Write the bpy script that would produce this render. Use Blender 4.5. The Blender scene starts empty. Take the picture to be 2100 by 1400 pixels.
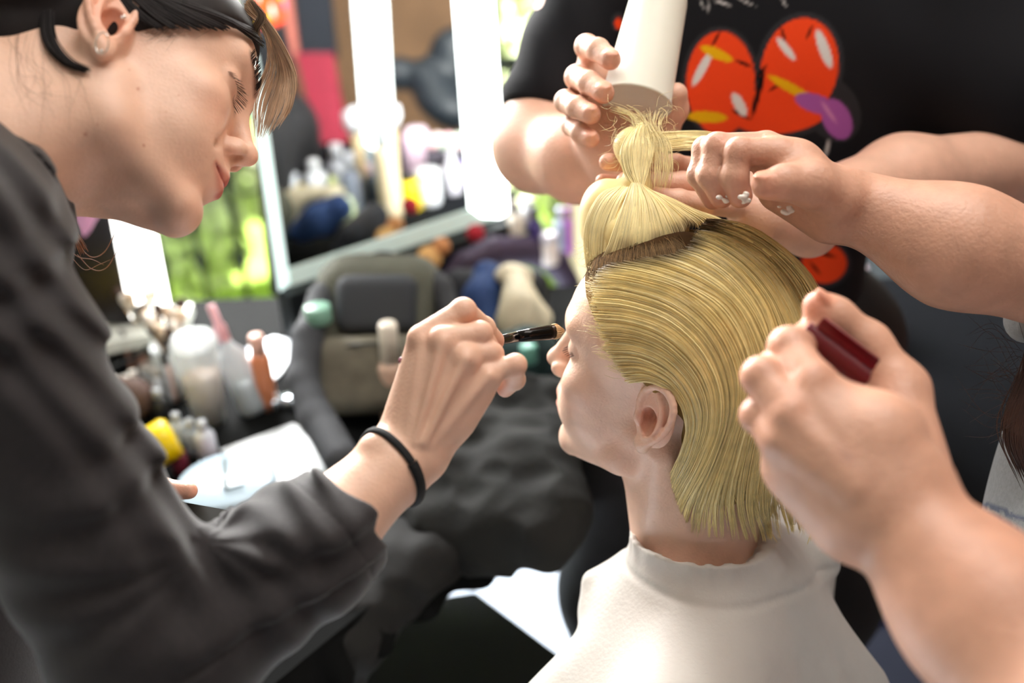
import bpy, math, random
import numpy as np
from mathutils import Vector, Matrix

random.seed(7); rng = np.random.default_rng(7)
SC = bpy.context.scene
COL = SC.collection
FPX = 2042.0                      # 35 mm lens on a 36 mm wide sensor, 2100 px wide

# ---------------------------------------------------------------- camera, light, exposure
CAM_POS = np.array([0.0, 0.0, 1.58])
_bz, _rz = 0.454, -0.053
_b = np.array([0.0, -math.sqrt(1 - _bz * _bz), _bz])
_c = _rz * _bz / math.sqrt(1 - _bz * _bz)
_r = np.array([math.sqrt(1 - _c * _c - _rz * _rz), _c, _rz])
_u = np.cross(_b, _r)
CR = np.column_stack([_r, _u, _b])          # camera axes as columns
cam_d = bpy.data.cameras.new('camera'); cam = bpy.data.objects.new('camera', cam_d); COL.objects.link(cam)
M4 = Matrix([[*CR[0], CAM_POS[0]], [*CR[1], CAM_POS[1]], [*CR[2], CAM_POS[2]], [0, 0, 0, 1]])
cam.matrix_world = M4
cam_d.sensor_width = 36; cam_d.lens = 35; cam_d.clip_start = 0.05; cam_d.clip_end = 60
cam_d.dof.use_dof = True; cam_d.dof.focus_distance = 0.835; cam_d.dof.aperture_fstop = 2.2
SC.camera = cam

W = bpy.data.worlds.new('World'); SC.world = W; W.use_nodes = True
W.node_tree.nodes['Background'].inputs[0].default_value = (0.83, 0.92, 1.0, 1)
W.node_tree.nodes['Background'].inputs[1].default_value = 0.13

def light(name, kind, loc, target, energy, color, size=None, size_y=None, angle=None):
    l = bpy.data.lights.new(name, kind); l.energy = energy; l.color = color
    if size: l.size = size
    if size_y: l.shape = 'RECTANGLE'; l.size_y = size_y
    if angle: l.angle = angle
    o = bpy.data.objects.new(name, l); COL.objects.link(o); o.location = loc
    o.rotation_euler = (Vector(target) - Vector(loc)).to_track_quat('-Z', 'Y').to_euler()
    return o
light('sun', 'SUN', (-8, 2.4, 7), (0, 4.0, 0), 34.0, (1, 0.95, 0.86), angle=0.01)
light('window_daylight', 'AREA', (-0.35, 2.60, 1.80), (0.15, 0.8, 1.15), 330, (1.0, 0.99, 0.975), 2.0, 1.2)
light('overhead_fill', 'AREA', (0.38, 0.85, 2.60), (0.20, 0.85, 1.2), 22, (1.0, 0.97, 0.93), 1.0, 1.0)  # added overhead fill that brightens hair, hands and cape; no such lamp seen
light('left_fill', 'AREA', (-2.55, 1.0, 1.75), (0.2, 1.2, 1.0), 7, (0.90, 0.95, 1.0), 1.6, 1.4)  # weak fill added from the left; no side window is in view

SC.view_settings.view_transform = 'Standard'; SC.view_settings.look = 'None'
SC.view_settings.exposure = 0.03; SC.view_settings.gamma = 1.0; SC.view_settings.use_curve_mapping = False

# ---------------------------------------------------------------- projections
def C(px, py, d):                  # a pixel at a depth, in camera axes (x right, y up, z back)
    return np.array([(px - 1050) / FPX * d, -(py - 700) / FPX * d, -d])
def c2w(v): return np.asarray(v) @ CR.T + CAM_POS
def w2c(v): return (np.asarray(v) - CAM_POS) @ CR
def P(px, py, d): return c2w(C(px, py, d))
def ray(px, py): return CR @ np.array([(px - 1050) / FPX, -(py - 700) / FPX, -1.0])
def G(px, py, z):                  # where the ray of a pixel meets a horizontal plane
    r = ray(px, py); return CAM_POS + r * ((z - CAM_POS[2]) / r[2])
def PL(px, py, p0, n):             # ... any plane
    r = ray(px, py); return CAM_POS + r * (np.dot(np.asarray(p0) - CAM_POS, n) / np.dot(r, n))
UPC = CR.T @ np.array([0, 0, 1.0])

def lin(c):
    if isinstance(c, str):
        c = [int(c[i:i + 2], 16) / 255 for i in (0, 2, 4)]
    return [x / 12.92 if x <= .04045 else ((x + .055) / 1.055) ** 2.4 for x in c]

# ---------------------------------------------------------------- materials
def mat(name, col, rough=.5, metal=0, spec=.5, bump=0, bscale=200, var=0, vscale=30, sss=0, emis=0, trans=0, alpha=1, vcol=False, sheen=0, coat=0, col2=None, ior=1.45, aniso=None):
    m = bpy.data.materials.new(name); m.use_nodes = True; nt = m.node_tree; b = nt.nodes['Principled BSDF']
    c = lin(col); b.inputs['Base Color'].default_value = (*c, 1)
    b.inputs['Roughness'].default_value = rough; b.inputs['Metallic'].default_value = metal
    b.inputs['Specular IOR Level'].default_value = spec; b.inputs['IOR'].default_value = ior
    if sss:
        b.inputs['Subsurface Weight'].default_value = sss
        b.inputs['Subsurface Radius'].default_value = (1, .35, .2); b.inputs['Subsurface Scale'].default_value = .006
    if trans: b.inputs['Transmission Weight'].default_value = trans
    if alpha < 1: b.inputs['Alpha'].default_value = alpha
    if sheen: b.inputs['Sheen Weight'].default_value = sheen; b.inputs['Sheen Roughness'].default_value = .4
    if coat: b.inputs['Coat Weight'].default_value = coat; b.inputs['Coat Roughness'].default_value = .15
    if emis:
        b.inputs['Emission Color'].default_value = (*c, 1); b.inputs['Emission Strength'].default_value = emis
    tc = nt.nodes.new('ShaderNodeTexCoord'); src = None
    n = nt.nodes.new('ShaderNodeTexNoise'); n.inputs['Scale'].default_value = vscale; n.inputs['Detail'].default_value = 4
    nt.links.new(tc.outputs['Object'], n.inputs['Vector'])
    r = nt.nodes.new('ShaderNodeMix'); r.data_type = 'RGBA'
    a2 = lin(col2) if col2 else [x * (1 - var) for x in c]
    r.inputs[6].default_value = (*a2, 1); r.inputs[7].default_value = (*(c if col2 else [min(1, x * (1 + var * .6)) for x in c]), 1)
    mr = nt.nodes.new('ShaderNodeMapRange'); mr.inputs[1].default_value = .35; mr.inputs[2].default_value = .65
    nt.links.new(n.outputs['Fac'], mr.inputs[0]); nt.links.new(mr.outputs[0], r.inputs[0]); src = r.outputs[2]
    if vcol:
        v = nt.nodes.new('ShaderNodeVertexColor'); v.layer_name = 'tint'
        mm = nt.nodes.new('ShaderNodeMix'); mm.data_type = 'RGBA'; mm.blend_type = 'MULTIPLY'; mm.inputs[0].default_value = 1
        nt.links.new(src, mm.inputs[6]); nt.links.new(v.outputs['Color'], mm.inputs[7]); src = mm.outputs[2]
    if var or col2 or vcol: nt.links.new(src, b.inputs['Base Color'])
    if bump:
        n2 = nt.nodes.new('ShaderNodeTexNoise'); n2.inputs['Scale'].default_value = bscale; n2.inputs['Detail'].default_value = 5
        nt.links.new(tc.outputs['Object'], n2.inputs['Vector'])
        bp = nt.nodes.new('ShaderNodeBump'); bp.inputs['Strength'].default_value = bump; bp.inputs['Distance'].default_value = .002
        nt.links.new(n2.outputs['Fac'], bp.inputs['Height']); nt.links.new(bp.outputs['Normal'], b.inputs['Normal'])
    return m
_mc = {}
def cm(col, rough=.5, **k):        # cached plain material
    key = (col, rough, tuple(sorted(k.items())))
    if key not in _mc: _mc[key] = mat('surface_' + str(col), col, rough, **{**dict(var=.08, vscale=40), **k})
    return _mc[key]

# ---------------------------------------------------------------- objects
def tag(o, label=None, cat=None, group=None, kind=None):
    if label: o['label'] = label
    if cat: o['category'] = cat
    if group: o['group'] = group
    if kind: o['kind'] = kind
    return o
def empty(name, loc, label, cat, group=None):
    o = bpy.data.objects.new(name, None); COL.objects.link(o); o.location = loc; o.empty_display_size = .05
    return tag(o, label, cat, group)
def mobj(name, v, f, m, parent=None, smooth=True, tint=None, uvs=None):
    """v are world coordinates; a child's mesh is stored relative to its parent"""
    v = np.asarray(v, float)
    if parent is not None:
        root = np.zeros(3); q = parent
        while q is not None: root += np.array(q.location); q = q.parent
        org = root; loc = np.zeros(3)
    else:
        org = np.array([(v[:, 0].min() + v[:, 0].max()) / 2, (v[:, 1].min() + v[:, 1].max()) / 2, v[:, 2].min()]); loc = org
    me = bpy.data.meshes.new(name); vv = v - org
    if isinstance(f, np.ndarray):
        n = f.shape[1]
        me.vertices.add(len(vv)); me.vertices.foreach_set('co', vv.ravel().astype(np.float32))
        me.loops.add(f.size); me.loops.foreach_set('vertex_index', f.ravel().astype(np.int32))
        me.polygons.add(len(f)); me.polygons.foreach_set('loop_start', np.arange(0, f.size, n, dtype=np.int32))
        me.polygons.foreach_set('loop_total', np.full(len(f), n, dtype=np.int32))
        me.update(calc_edges=True); me.validate()
    else:
        me.from_pydata([tuple(x) for x in vv], [], [tuple(x) for x in f])
    if smooth: me.polygons.foreach_set('use_smooth', np.ones(len(me.polygons), dtype=bool))
    if tint is not None:
        a = me.color_attributes.new('tint', 'FLOAT_COLOR', 'POINT')
        a.data.foreach_set('color', np.c_[tint, np.ones(len(tint))].ravel().astype(np.float32))
    me.materials.append(m)
    o = bpy.data.objects.new(name, me); COL.objects.link(o)
    if parent is not None: o.parent = parent; o.location = loc if parent is None else (0, 0, 0)
    else: o.location = loc
    me.update(); return o

# mesh pieces as (v, f) with python lists
def join(*ps):
    V = []; F = []; o = 0
    for v, f in ps:
        V.extend([tuple(x) for x in v]); F.extend([tuple(i + o for i in q) for q in f]); o += len(v)
    return np.array(V), F
def rotz(a): return np.array([[math.cos(a), -math.sin(a), 0], [math.sin(a), math.cos(a), 0], [0, 0, 1]])
def frame_from(z, x=None):
    z = np.asarray(z, float); z = z / np.linalg.norm(z)
    x = np.array([1, 0, 0.]) if x is None else np.asarray(x, float)
    if abs(np.dot(x, z)) > .95: x = np.array([0, 1, 0.])
    x = x - z * np.dot(x, z); x /= np.linalg.norm(x)
    return np.column_stack([x, np.cross(z, x), z])
def box(c, s, R=np.eye(3), bev=.0):
    """bevelled box centred at c"""
    s = np.array(s) / 2; b = min(bev, s.min() * .9)
    if b <= 0:
        v = np.array([[x, y, z] for z in (-1, 1) for y in (-1, 1) for x in (-1, 1)]) * s
        f = [(0, 2, 3, 1), (4, 5, 7, 6), (0, 1, 5, 4), (2, 6, 7, 3), (0, 4, 6, 2), (1, 3, 7, 5)]
        return v @ R.T + c, f
    v = []; idx = {}
    for z in (-1, 1):
        for y in (-1, 1):
            for x in (-1, 1):
                for a in range(3):
                    p = np.array([x, y, z]) * s; q = np.array([x, y, z]) * (s - b); q[a] = p[a]
                    idx[(x, y, z, a)] = len(v); v.append(q)
    f = []
    for a in range(3):
        for sg in (-1, 1):
            o = [i for i in range(3) if i != a]; k = []
            for (i, j) in ((-1, -1), (1, -1), (1, 1), (-1, 1)):
                t = [0, 0, 0]; t[a] = sg; t[o[0]] = i; t[o[1]] = j; k.append(idx[(*t, a)])
            f.append(k if (sg == 1) == (a != 1) else k[::-1])
    for a in range(3):                       # edge chamfers
        o = [i for i in range(3) if i != a]
        for i in (-1, 1):
            for j in (-1, 1):
                def K(sa, w):
                    t = [0, 0, 0]; t[a] = sa; t[o[0]] = i; t[o[1]] = j; return idx[(*t, w)]
                f.append([K(-1, o[0]), K(1, o[0]), K(1, o[1]), K(-1, o[1])])
    for z in (-1, 1):
        for y in (-1, 1):
            for x in (-1, 1): f.append([idx[(x, y, z, 0)], idx[(x, y, z, 1)], idx[(x, y, z, 2)]])
    return np.array(v) @ R.T + c, f
def lathe(prof, c=(0, 0, 0), R=np.eye(3), n=28, sx=1, sy=1):
    """prof: (radius, height) list; closed at zero radius"""
    v = []; f = []
    for r, h in prof:
        for i in range(n):
            a = 2 * math.pi * i / n; v.append([r * math.cos(a) * sx, r * math.sin(a) * sy, h])
    for j in range(len(prof) - 1):
        for i in range(n):
            k = (i + 1) % n; f.append((j * n + i, j * n + k, (j + 1) * n + k, (j + 1) * n + i))
    if prof[0][0] > 0: f.append(tuple(range(n))[::-1])
    if prof[-1][0] > 0: f.append(tuple(range((len(prof) - 1) * n, len(prof) * n)))
    return np.array(v) @ np.asarray(R).T + np.asarray(c), f
def catmull(pts, n):
    pts = np.asarray(pts, float); K = len(pts); a = np.vstack([2 * pts[0] - pts[1], pts, 2 * pts[-1] - pts[-2]])
    t = np.linspace(0, K - 1, n); i = np.minimum(t.astype(int), K - 2); u = (t - i)[:, None]
    p0, p1, p2, p3 = a[i], a[i + 1], a[i + 2], a[i + 3]
    return .5 * (2 * p1 + (p2 - p0) * u + (2 * p0 - 5 * p1 + 4 * p2 - p3) * u ** 2 + (3 * p1 - p0 - 3 * p2 + p3) * u ** 3)
def tubes(lines, rad, sides=4, flat=1.0, taper=(1, .25), nrm=None):
    """lines (N,n,3) -> tubes as one (v, f array); rad scalar or (N,)"""
    L = np.asarray(lines, float); N, n, _ = L.shape; rad = np.broadcast_to(rad, (N,))
    T = np.gradient(L, axis=1); T /= np.linalg.norm(T, axis=2, keepdims=True) + 1e-9
    ref = np.array([0.2, -.3, 1.0]) if nrm is None else nrm
    A = np.cross(T, ref); A /= np.linalg.norm(A, axis=2, keepdims=True) + 1e-9; B = np.cross(T, A)
    t = np.linspace(0, 1, n); prof = taper[0] * np.minimum(1, .35 + t * 8) * np.clip((1 - t) * 4, 0, 1) ** .6 * (1 - taper[1]) + taper[1] * (1 - t * .3)
    R = rad[:, None] * prof[None]
    ang = np.arange(sides) * 2 * math.pi / sides
    V = L[:, :, None, :] + R[:, :, None, None] * (np.cos(ang)[None, None, :, None] * A[:, :, None, :] + flat * np.sin(ang)[None, None, :, None] * B[:, :, None, :])
    base = (np.arange(N) * n * sides)[:, None, None]; j = np.arange(n - 1)[None, :, None] * sides; s = np.arange(sides)[None, None, :]
    s2 = (s + 1) % sides
    F = np.stack([base + j + s, base + j + s2, base + j + sides + s2, base + j + sides + s], -1).reshape(-1, 4)
    return V.reshape(-1, 3), F
def tube1(pts, r, n=24, sides=10, closed_taper=False):
    V, F = tubes(catmull(pts, n)[None], r, sides, taper=(1, 1) if not closed_taper else (1, .3))
    V = V.reshape(n, sides, 3)
    F = [tuple(q) for q in F]; F.append(tuple(range(sides))[::-1]); F.append(tuple(range((n - 1) * sides, n * sides)))
    return V.reshape(-1, 3), F

# ---------------------------------------------------------------- implicit modelling
def smin(a, b, k):
    if k <= 0: return np.minimum(a, b)
    h = np.maximum(k - np.abs(a - b), 0) / k
    return np.minimum(a, b) - h * h * k * .25
class Sculpt:
    """smooth unions and cuts of rounded primitives, meshed by surface nets"""
    def __init__(s): s.ops = []; s.disp = []; s.paint = []
    def _add(s, fn, c, r, k, sg): s.ops.append((fn, np.asarray(c, float), r, k, sg))
    def cap(s, a, b, ra, rb=None, k=.004, sg=1):
        a = np.asarray(a, float); b = np.asarray(b, float); rb = ra if rb is None else rb; ab = b - a; L2 = max(ab @ ab, 1e-12)
        def fn(p):
            t = np.clip((p - a) @ ab / L2, 0, 1); q = p - a - t[:, None] * ab
            return np.sqrt((q * q).sum(1)) - (ra + t * (rb - ra))
        s._add(fn, (a + b) / 2, math.sqrt(L2) / 2 + max(ra, rb), k, sg)
    def chain(s, pts, rs, k=.004, sg=1):
        for i in range(len(pts) - 1): s.cap(pts[i], pts[i + 1], rs[i], rs[i + 1], k, sg)
    def ell(s, c, r, R=None, k=.004, sg=1):
        c = np.asarray(c, float); r = np.asarray(r, float); R = np.eye(3) if R is None else R
        def fn(p):
            q = (p - c) @ R; k0 = np.sqrt(((q / r) ** 2).sum(1)); k1 = np.sqrt(((q / r ** 2) ** 2).sum(1))
            return np.maximum(np.where(k1 > 1e-6, k0 * (k0 - 1) / np.maximum(k1, 1e-6), -r.min()), np.sqrt((q * q).sum(1)) - r.max())
        s._add(fn, c, r.max(), k, sg)
    def box(s, c, hs, R=None, rd=.01, k=.004, sg=1):
        c = np.asarray(c, float); hs = np.asarray(hs, float) - rd; R = np.eye(3) if R is None else R
        def fn(p):
            q = np.abs((p - c) @ R) - hs
            return np.sqrt((np.maximum(q, 0) ** 2).sum(1)) + np.minimum(q.max(1), 0) - rd
        s._add(fn, c, np.linalg.norm(hs) + rd, k, sg)
    def halfspace(s, p0, n, k=.002):        # cut away the side n points to
        p0 = np.asarray(p0, float); n = np.asarray(n, float) / np.linalg.norm(n)
        s._add(lambda p: -((p - p0) @ n), p0, 1e3, k, -1)
    def ev(s, p, sel=None):
        d = np.full(len(p), 1.0)
        for i, (fn, c, r, k, sg) in enumerate(s.ops):
            if sel is not None and not sel[i]: continue
            if sg > 0: d = smin(d, fn(p), k)
            else: d = -smin(-d, fn(p), k)
        for f in s.disp: d = d + f(p)
        return d
    def mesh(s, res, B=22, smooth=2):
        lo = np.min([c - r - .01 for fn, c, r, k, sg in s.ops if sg > 0], 0); hi = np.max([c + r + .01 for fn, c, r, k, sg in s.ops if sg > 0], 0)
        nb = np.ceil((hi - lo) / (B * res)).astype(int) + 1; NN = nb * B + 2
        I = np.stack(np.meshgrid(*[np.arange(n) for n in nb], indexing='ij'), -1).reshape(-1, 3)
        cen = lo + (I + .5) * B * res; hd = B * res * .87; d = np.concatenate([s.ev(cen[i:i + 20000]) for i in range(0, len(cen), 20000)])
        I = I[np.abs(d) < hd * 1.5 + .03]; cs = np.array([c for _, c, _, _, _ in s.ops]); rs = np.array([r for _, _, r, _, _ in s.ops]); ks = np.array([k for _, _, _, k, _ in s.ops])
        g = np.arange(-1, B + 2); gp = np.stack(np.meshgrid(g, g, g, indexing='ij'), -1).reshape(-1, 3); m = B + 3
        gid = lambda ijk: (ijk[..., 0] + 1) * ((NN[1] + 4) * (NN[2] + 4)) + (ijk[..., 1] + 1) * (NN[2] + 4) + ijk[..., 2] + 1
        ids = []; vs = []; qs = []
        ax = np.eye(3, dtype=int)
        for ib in I:
            c0 = lo + (ib + .5) * B * res
            sel = np.linalg.norm(cs - c0, axis=1) - rs - hd * 1.15 < ks * 1.5 + .03
            if not sel.any(): continue
            ijk = ib * B + gp; D = s.ev(lo + ijk * res, sel).reshape(m, m, m)
            if D.min() > 0 or D.max() < 0: continue
            S = D < 0
            # active cells for cells 0..B-1 (index shift 1)
            cs8 = [S[1 + a:B + 1 + a, 1 + b:B + 1 + b, 1 + c:B + 1 + c] for a in (0, 1) for b in (0, 1) for c in (0, 1)]
            cnt = sum(x.astype(np.int8) for x in cs8); act = np.argwhere((cnt > 0) & (cnt < 8))
            if len(act):
                acc = np.zeros((len(act), 3)); num = np.zeros(len(act))
                for a in range(3):
                    o1, o2 = [x for x in range(3) if x != a]
                    for u in (0, 1):
                        for w in (0, 1):
                            q = act + 1; q = q.copy(); q[:, o1] += u; q[:, o2] += w; q2 = q + ax[a]
                            d1 = D[q[:, 0], q[:, 1], q[:, 2]]; d2 = D[q2[:, 0], q2[:, 1], q2[:, 2]]; x = (d1 < 0) != (d2 < 0)
                            t = np.where(x, d1 / np.where(x, d1 - d2, 1), 0)
                            acc[x] += (q[x] + t[x, None] * ax[a]) ; num += x
                ids.append(gid(ib * B + act)); vs.append(lo + (ib * B + acc / num[:, None] - 1) * res)
            for a in range(3):
                A = S[1:-1, 1:-1, 1:-1][:B, :B, :B]; sh = [slice(1, B + 1)] * 3; sh[a] = slice(2, B + 2); Bn = S[tuple(sh)]
                e = np.argwhere(A != Bn)
                if not len(e): continue
                ins = A[e[:, 0], e[:, 1], e[:, 2]]; ge = ib * B + e; b1, b2 = ax[(a + 1) % 3], ax[(a + 2) % 3]
                q = np.stack([gid(ge), gid(ge - b1), gid(ge - b1 - b2), gid(ge - b2)], 1)
                q[~ins] = q[~ins][:, ::-1]; qs.append(q)
        ids = np.concatenate(ids); V = np.concatenate(vs); Q = np.concatenate(qs)
        o = np.argsort(ids); ids = ids[o]; V = V[o]
        F = np.searchsorted(ids, Q); ok = (F < len(ids)).all(1); F = F[ok]; Q = Q[ok]; ok = (ids[F] == Q).all(1); F = F[ok]
        for _ in range(smooth):
            acc = np.zeros_like(V); n = np.zeros(len(V))
            for i in range(4):
                for j in ((i + 1) % 4, (i + 3) % 4):
                    for a in range(3): acc[:, a] += np.bincount(F[:, i], V[F[:, j], a], len(V))
                    n += np.bincount(F[:, i], None, len(V))
            V = V + .5 * (np.where(n[:, None] > 0, acc / np.maximum(n, 1)[:, None], V) - V)
        return V, F
    def tints(s, V):
        T = np.ones((len(V), 3))
        for fn in s.paint: T = fn(V, T)
        return T
    def build(s, name, res, m, parent=None, paint=False, smooth=2):
        V, F = s.mesh(res, smooth=smooth); T = s.tints(V) if paint else None
        print('sculpt', name, len(V), flush=True)
        return mobj(name, c2w(V), F, m, parent, tint=T)
def spot(c, r, col, st=1.0, hard=1.0):
    """colour multiplier near a point: own colour (lips, nails, roots), painted shade in hollows"""
    c = np.asarray(c, float); col = np.asarray(col, float)
    def fn(V, T):
        d = np.linalg.norm((V - c), axis=1) / r; w = np.clip((1 - d) * 1.0 * hard, 0, 1) ; w = w * w * (3 - 2 * w) * st
        return T * (1 - w[:, None]) + T * col * w[:, None]
    return fn
def segspot(a, b, r, col, st=1.0, hard=1.0):
    a = np.asarray(a, float); b = np.asarray(b, float); ab = b - a; col = np.asarray(col, float)
    def fn(V, T):
        t = np.clip((V - a) @ ab / (ab @ ab), 0, 1); d = np.linalg.norm(V - a - t[:, None] * ab, axis=1) / r
        w = np.clip((1 - d) * hard, 0, 1); w = w * w * (3 - 2 * w) * st
        return T * (1 - w[:, None]) + T * col * w[:, None]
    return fn
def vnoise(p, sc, seed=0):               # cheap smooth noise from rotated sines
    r = np.random.default_rng(seed); o = np.zeros(len(p))
    for i in range(5):
        k = r.normal(size=3); k = k / np.linalg.norm(k) * sc * (.6 + i * .35); o += np.sin(p @ k + r.uniform(0, 6)) / (1 + i * .4)
    return o / 2.5

# ---------------------------------------------------------------- heads
class Head:
    """anatomical frame: x forward, y to the person's left, z up, origin between the ear canals (camera axes outside)"""
    def __init__(h, R, t, s=1.0): h.R = np.array(R, float); h.t = np.array(t, float); h.s = s
    def p(h, x, y, z): return h.R @ (np.array([x, y, z]) * h.s) + h.t
    def inv(h, q): return (np.asarray(q) - h.t) @ h.R / h.s
def ear(S, H, sg, k=.0025):
    # local ear plane: u forward, v up, w outward; rear edge stands off the head
    o = np.array([0.0, .070 * sg, 0.0]); a = .27
    U = np.array([math.cos(a), -sg * math.sin(a), 0]); Wv = np.array([math.sin(a), sg * math.cos(a), 0]); Vv = np.array([-.12, 0, .99])
    q = lambda u, v, w=0: H.p(*(o + U * u + Vv * v + Wv * w))
    Re = H.R @ np.column_stack([U, Vv, Wv]); s = H.s
    S.ell(q(-.011, .004, .000), np.array([.0185, .029, .0045]) * s, Re, .004)
    S.ell(q(-.006, -.006, -.006), np.array([.015, .02, .010]) * s, Re, .006)
    hel = [(.004, .004, .002), (.006, .015, .003), (.003, .027, .004), (-.007, .0345, .005), (-.019, .0325, .006), (-.0275, .022, .007), (-.028, .006, .007), (-.0225, -.008, .006), (-.0145, -.019, .005), (-.007, -.0265, .003)]
    hp = catmull([q(*x) for x in hel], 22); S.chain(hp, [.0032 * s] * 22, .0012)
    S.ell(q(-.0065, -.0255, .0025), np.array([.0075, .0085, .0040]) * s, Re, .005)
    ah = catmull([q(*x) for x in [(-.010, .026, .003), (-.0165, .016, .0045), (-.019, .004, .005), (-.0165, -.008, .0055), (-.009, -.0165, .005)]], 12)
    S.chain(ah, [.0028 * s] * 12, .0018)
    S.ell(q(-.0075, -.001, .0035), np.array([.0085, .0128, .0100]) * s, Re, .002, -1)
    S.ell(q(-.0045, .000, -.003), np.array([.0045, .006, .009]) * s, Re, .002, -1)
    S.chain(catmull([q(*x) for x in [(-.006, .0295, .0075), (-.017, .0265, .0085), (-.0228, .017, .0095), (-.0235, .004, .0095), (-.019, -.009, .0085)]], 10), [.0016 * s] * 10, .0015, -1)
    S.ell(q(.0035, -.0015, .0025), np.array([.0042, .0062, .0045]) * s, Re, .003)
    S.paint.append(spot(q(-.012, .003, .003), .036 * s, (1.0, .72, .66), .75))
    S.paint.append(spot(q(-.0055, -.001, -.002), .009 * s, (.62, .38, .32), .8))  # ear hollow: redness plus its shade, put into the skin colour
    return q
def head(S, H, eye='closed', brow=(.55, .42, .34), browst=.5, lip=(.86, .52, .5), nose=1.0, jaw=1.0, ears=(1, -1)):
    p = H.p; R = H.R; s = H.s; E = lambda c, r, k=.01, sg=1: S.ell(p(*c), np.array(r) * s, R, k * s, sg)
    Cc = lambda a, b, ra, rb=None, k=.01, sg=1: S.cap(p(*a), p(*b), ra * s, (rb if rb else ra) * s, k * s, sg)
    E((-.004, 0, .050), (.094, .073, .080)); E((-.045, 0, .028), (.052, .060, .056), .02)
    E((.042, 0, .052), (.055, .059, .054), .02)
    E((.030, 0, -.010), (.062, .059, .070), .02)
    E((.040, 0, -.052), (.050 * jaw, .042, .040), .02)
    for g in (1, -1):
        Cc((.006, .047 * g, -.035), (.020, .043 * g, -.064), .014, .012, .018)
        Cc((.020, .043 * g, -.064), (.078, .014 * g, -.083), .012, .0125, .018)
        E((.064, .040 * g, -.004), (.022, .020, .017), .018)
        E((.060, .030 * g, -.034), (.028, .022, .026), .020)
        Cc((.0915, .012 * g, .044), (.080, .042 * g, .049), .0060, .0055, .016)
    E((.083, 0, -.083), (.0145, .017, .0145), .012)
    E((.073, 0, -.045), (.029, .029, .022), .016)
    for g in (1, -1):
        E((.104, .030 * g, .026), (.0165, .018, .0115), .014, -1)
        E((.0745, .0315 * g, .0265), (.0132, .0155, .0128), .004)           # lidded eyeball
    # nose
    Cc((.092, 0, .032), (.1085, 0, -.003), .0062, .0072, .012)
    E((.1105, 0, -.0085), (.0098, .0090, .0085), .006)
    Cc((.096, 0, -.014), (.103, 0, -.0155), .009, .006, .008)
    for g in (1, -1):
        E((.1005, .0115 * g, -.0128), (.0100, .0060, .0078), .005)
        E((.1055, .0064 * g, -.0208), (.0064, .0034, .0068), .002, -1)
        S.paint.append(spot(p(.1055, .0062 * g, -.0195), .0062 * s, (.45, .28, .25), .8))  # dark of the nostril opening painted into the skin
        Cc((.0965, .021 * g, -.012), (.0855, .033 * g, -.036), .0016, .0014, .009, -1)   # smile fold
    # mouth
    Cc((.0985, 0, -.026), (.100, 0, -.0345), .0035, .0045, .008)
    for g in (1, -1):
        Cc((.1000, .004 * g, -.0392), (.0865, .0235 * g, -.0452), .0052, .0024, .004)
        Cc((.0985, .0035 * g, -.0520), (.0862, .0225 * g, -.0468), .0062, .0026, .004)
        S.paint.append(segspot(p(.1035, 0, -.0400), p(.088, .0240 * g, -.0455), .0075 * s, lip, 1.0, 2.2))
        S.paint.append(segspot(p(.1035, 0, -.0510), p(.088, .0230 * g, -.0468), .0085 * s, lip, 1.0, 2.2))
        Cc((.108, 0, -.0455), (.090, .0262 * g, -.0462), .0009, .0016, .0028, -1)
        S.paint.append(segspot(p(.1045, 0, -.0455), p(.089, .0262 * g, -.0462), .0024 * s, (.55, .35, .35), .8))
    E((.1065, 0, -.0655), (.012, .018, .006), .008, -1)
    # brows, lid line, blush
    for g in (1, -1):
        S.paint.append(segspot(p(.1005, .014 * g, .0445), p(.086, .043 * g, .052), .0068 * s, brow, browst, 1.6))
        S.paint.append(segspot(p(.088, .018 * g, .0205), p(.079, .046 * g, .0245), .0028 * s, (.35, .25, .22), .8, 1.5))
        S.paint.append(spot(p(.072, .042 * g, -.014), .032 * s, (1, .80, .76), .55))
    S.paint.append(spot(p(.118, 0, -.010), .014 * s, (1, .76, .72), .6))
    for g in ears: ear(S, H, g)
    # under-jaw cut so that the jaw line reads
    return H
def lashes(H, g, parent, m, up=True, n=34, L=.010):
    ls = []
    for i in range(n):
        t = i / (n - 1); y = .016 + t * .031; x = .0895 - (t - .35) ** 2 * .022 * 1.2 - .002
        b = np.array([x, y * g, .0215 + .003 * t]); d = np.array([1.0, g * ((t - .4) * 1.3 + rng.normal(0, .12)), (-.45 if not up else .25) + rng.normal(0, .08)])
        l = L * (.7 + .4 * math.sin(t * 3.1)); z = np.linspace(0, 1, 6)[:, None]
        ls.append([H.p(*(b + d * l * zz + np.array([0, 0, .35 * l * zz * zz * (1 if up else -.4)]))) for zz in z.ravel()])
    v, f = tubes(np.array([[np.asarray(q) for q in l] for l in ls]), .00028, 3, taper=(1, .2))
    return mobj('eyelashes', c2w(v), f, m, parent)
RM = np.array([[-0.895, -0.44, 0.075], [0.258, -0.372, 0.892], [-0.364, 0.818, 0.446]]); TM = (.1419, -.0364, -.8951)
RA = np.array([[0.899, -0.411, 0.152], [-0.342, -0.44, 0.831], [-0.275, -0.798, -0.536]]); TA = (-.3126, .1947, -.7771)
HM = Head(RM, TM); HA = Head(RA, TA)

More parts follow.
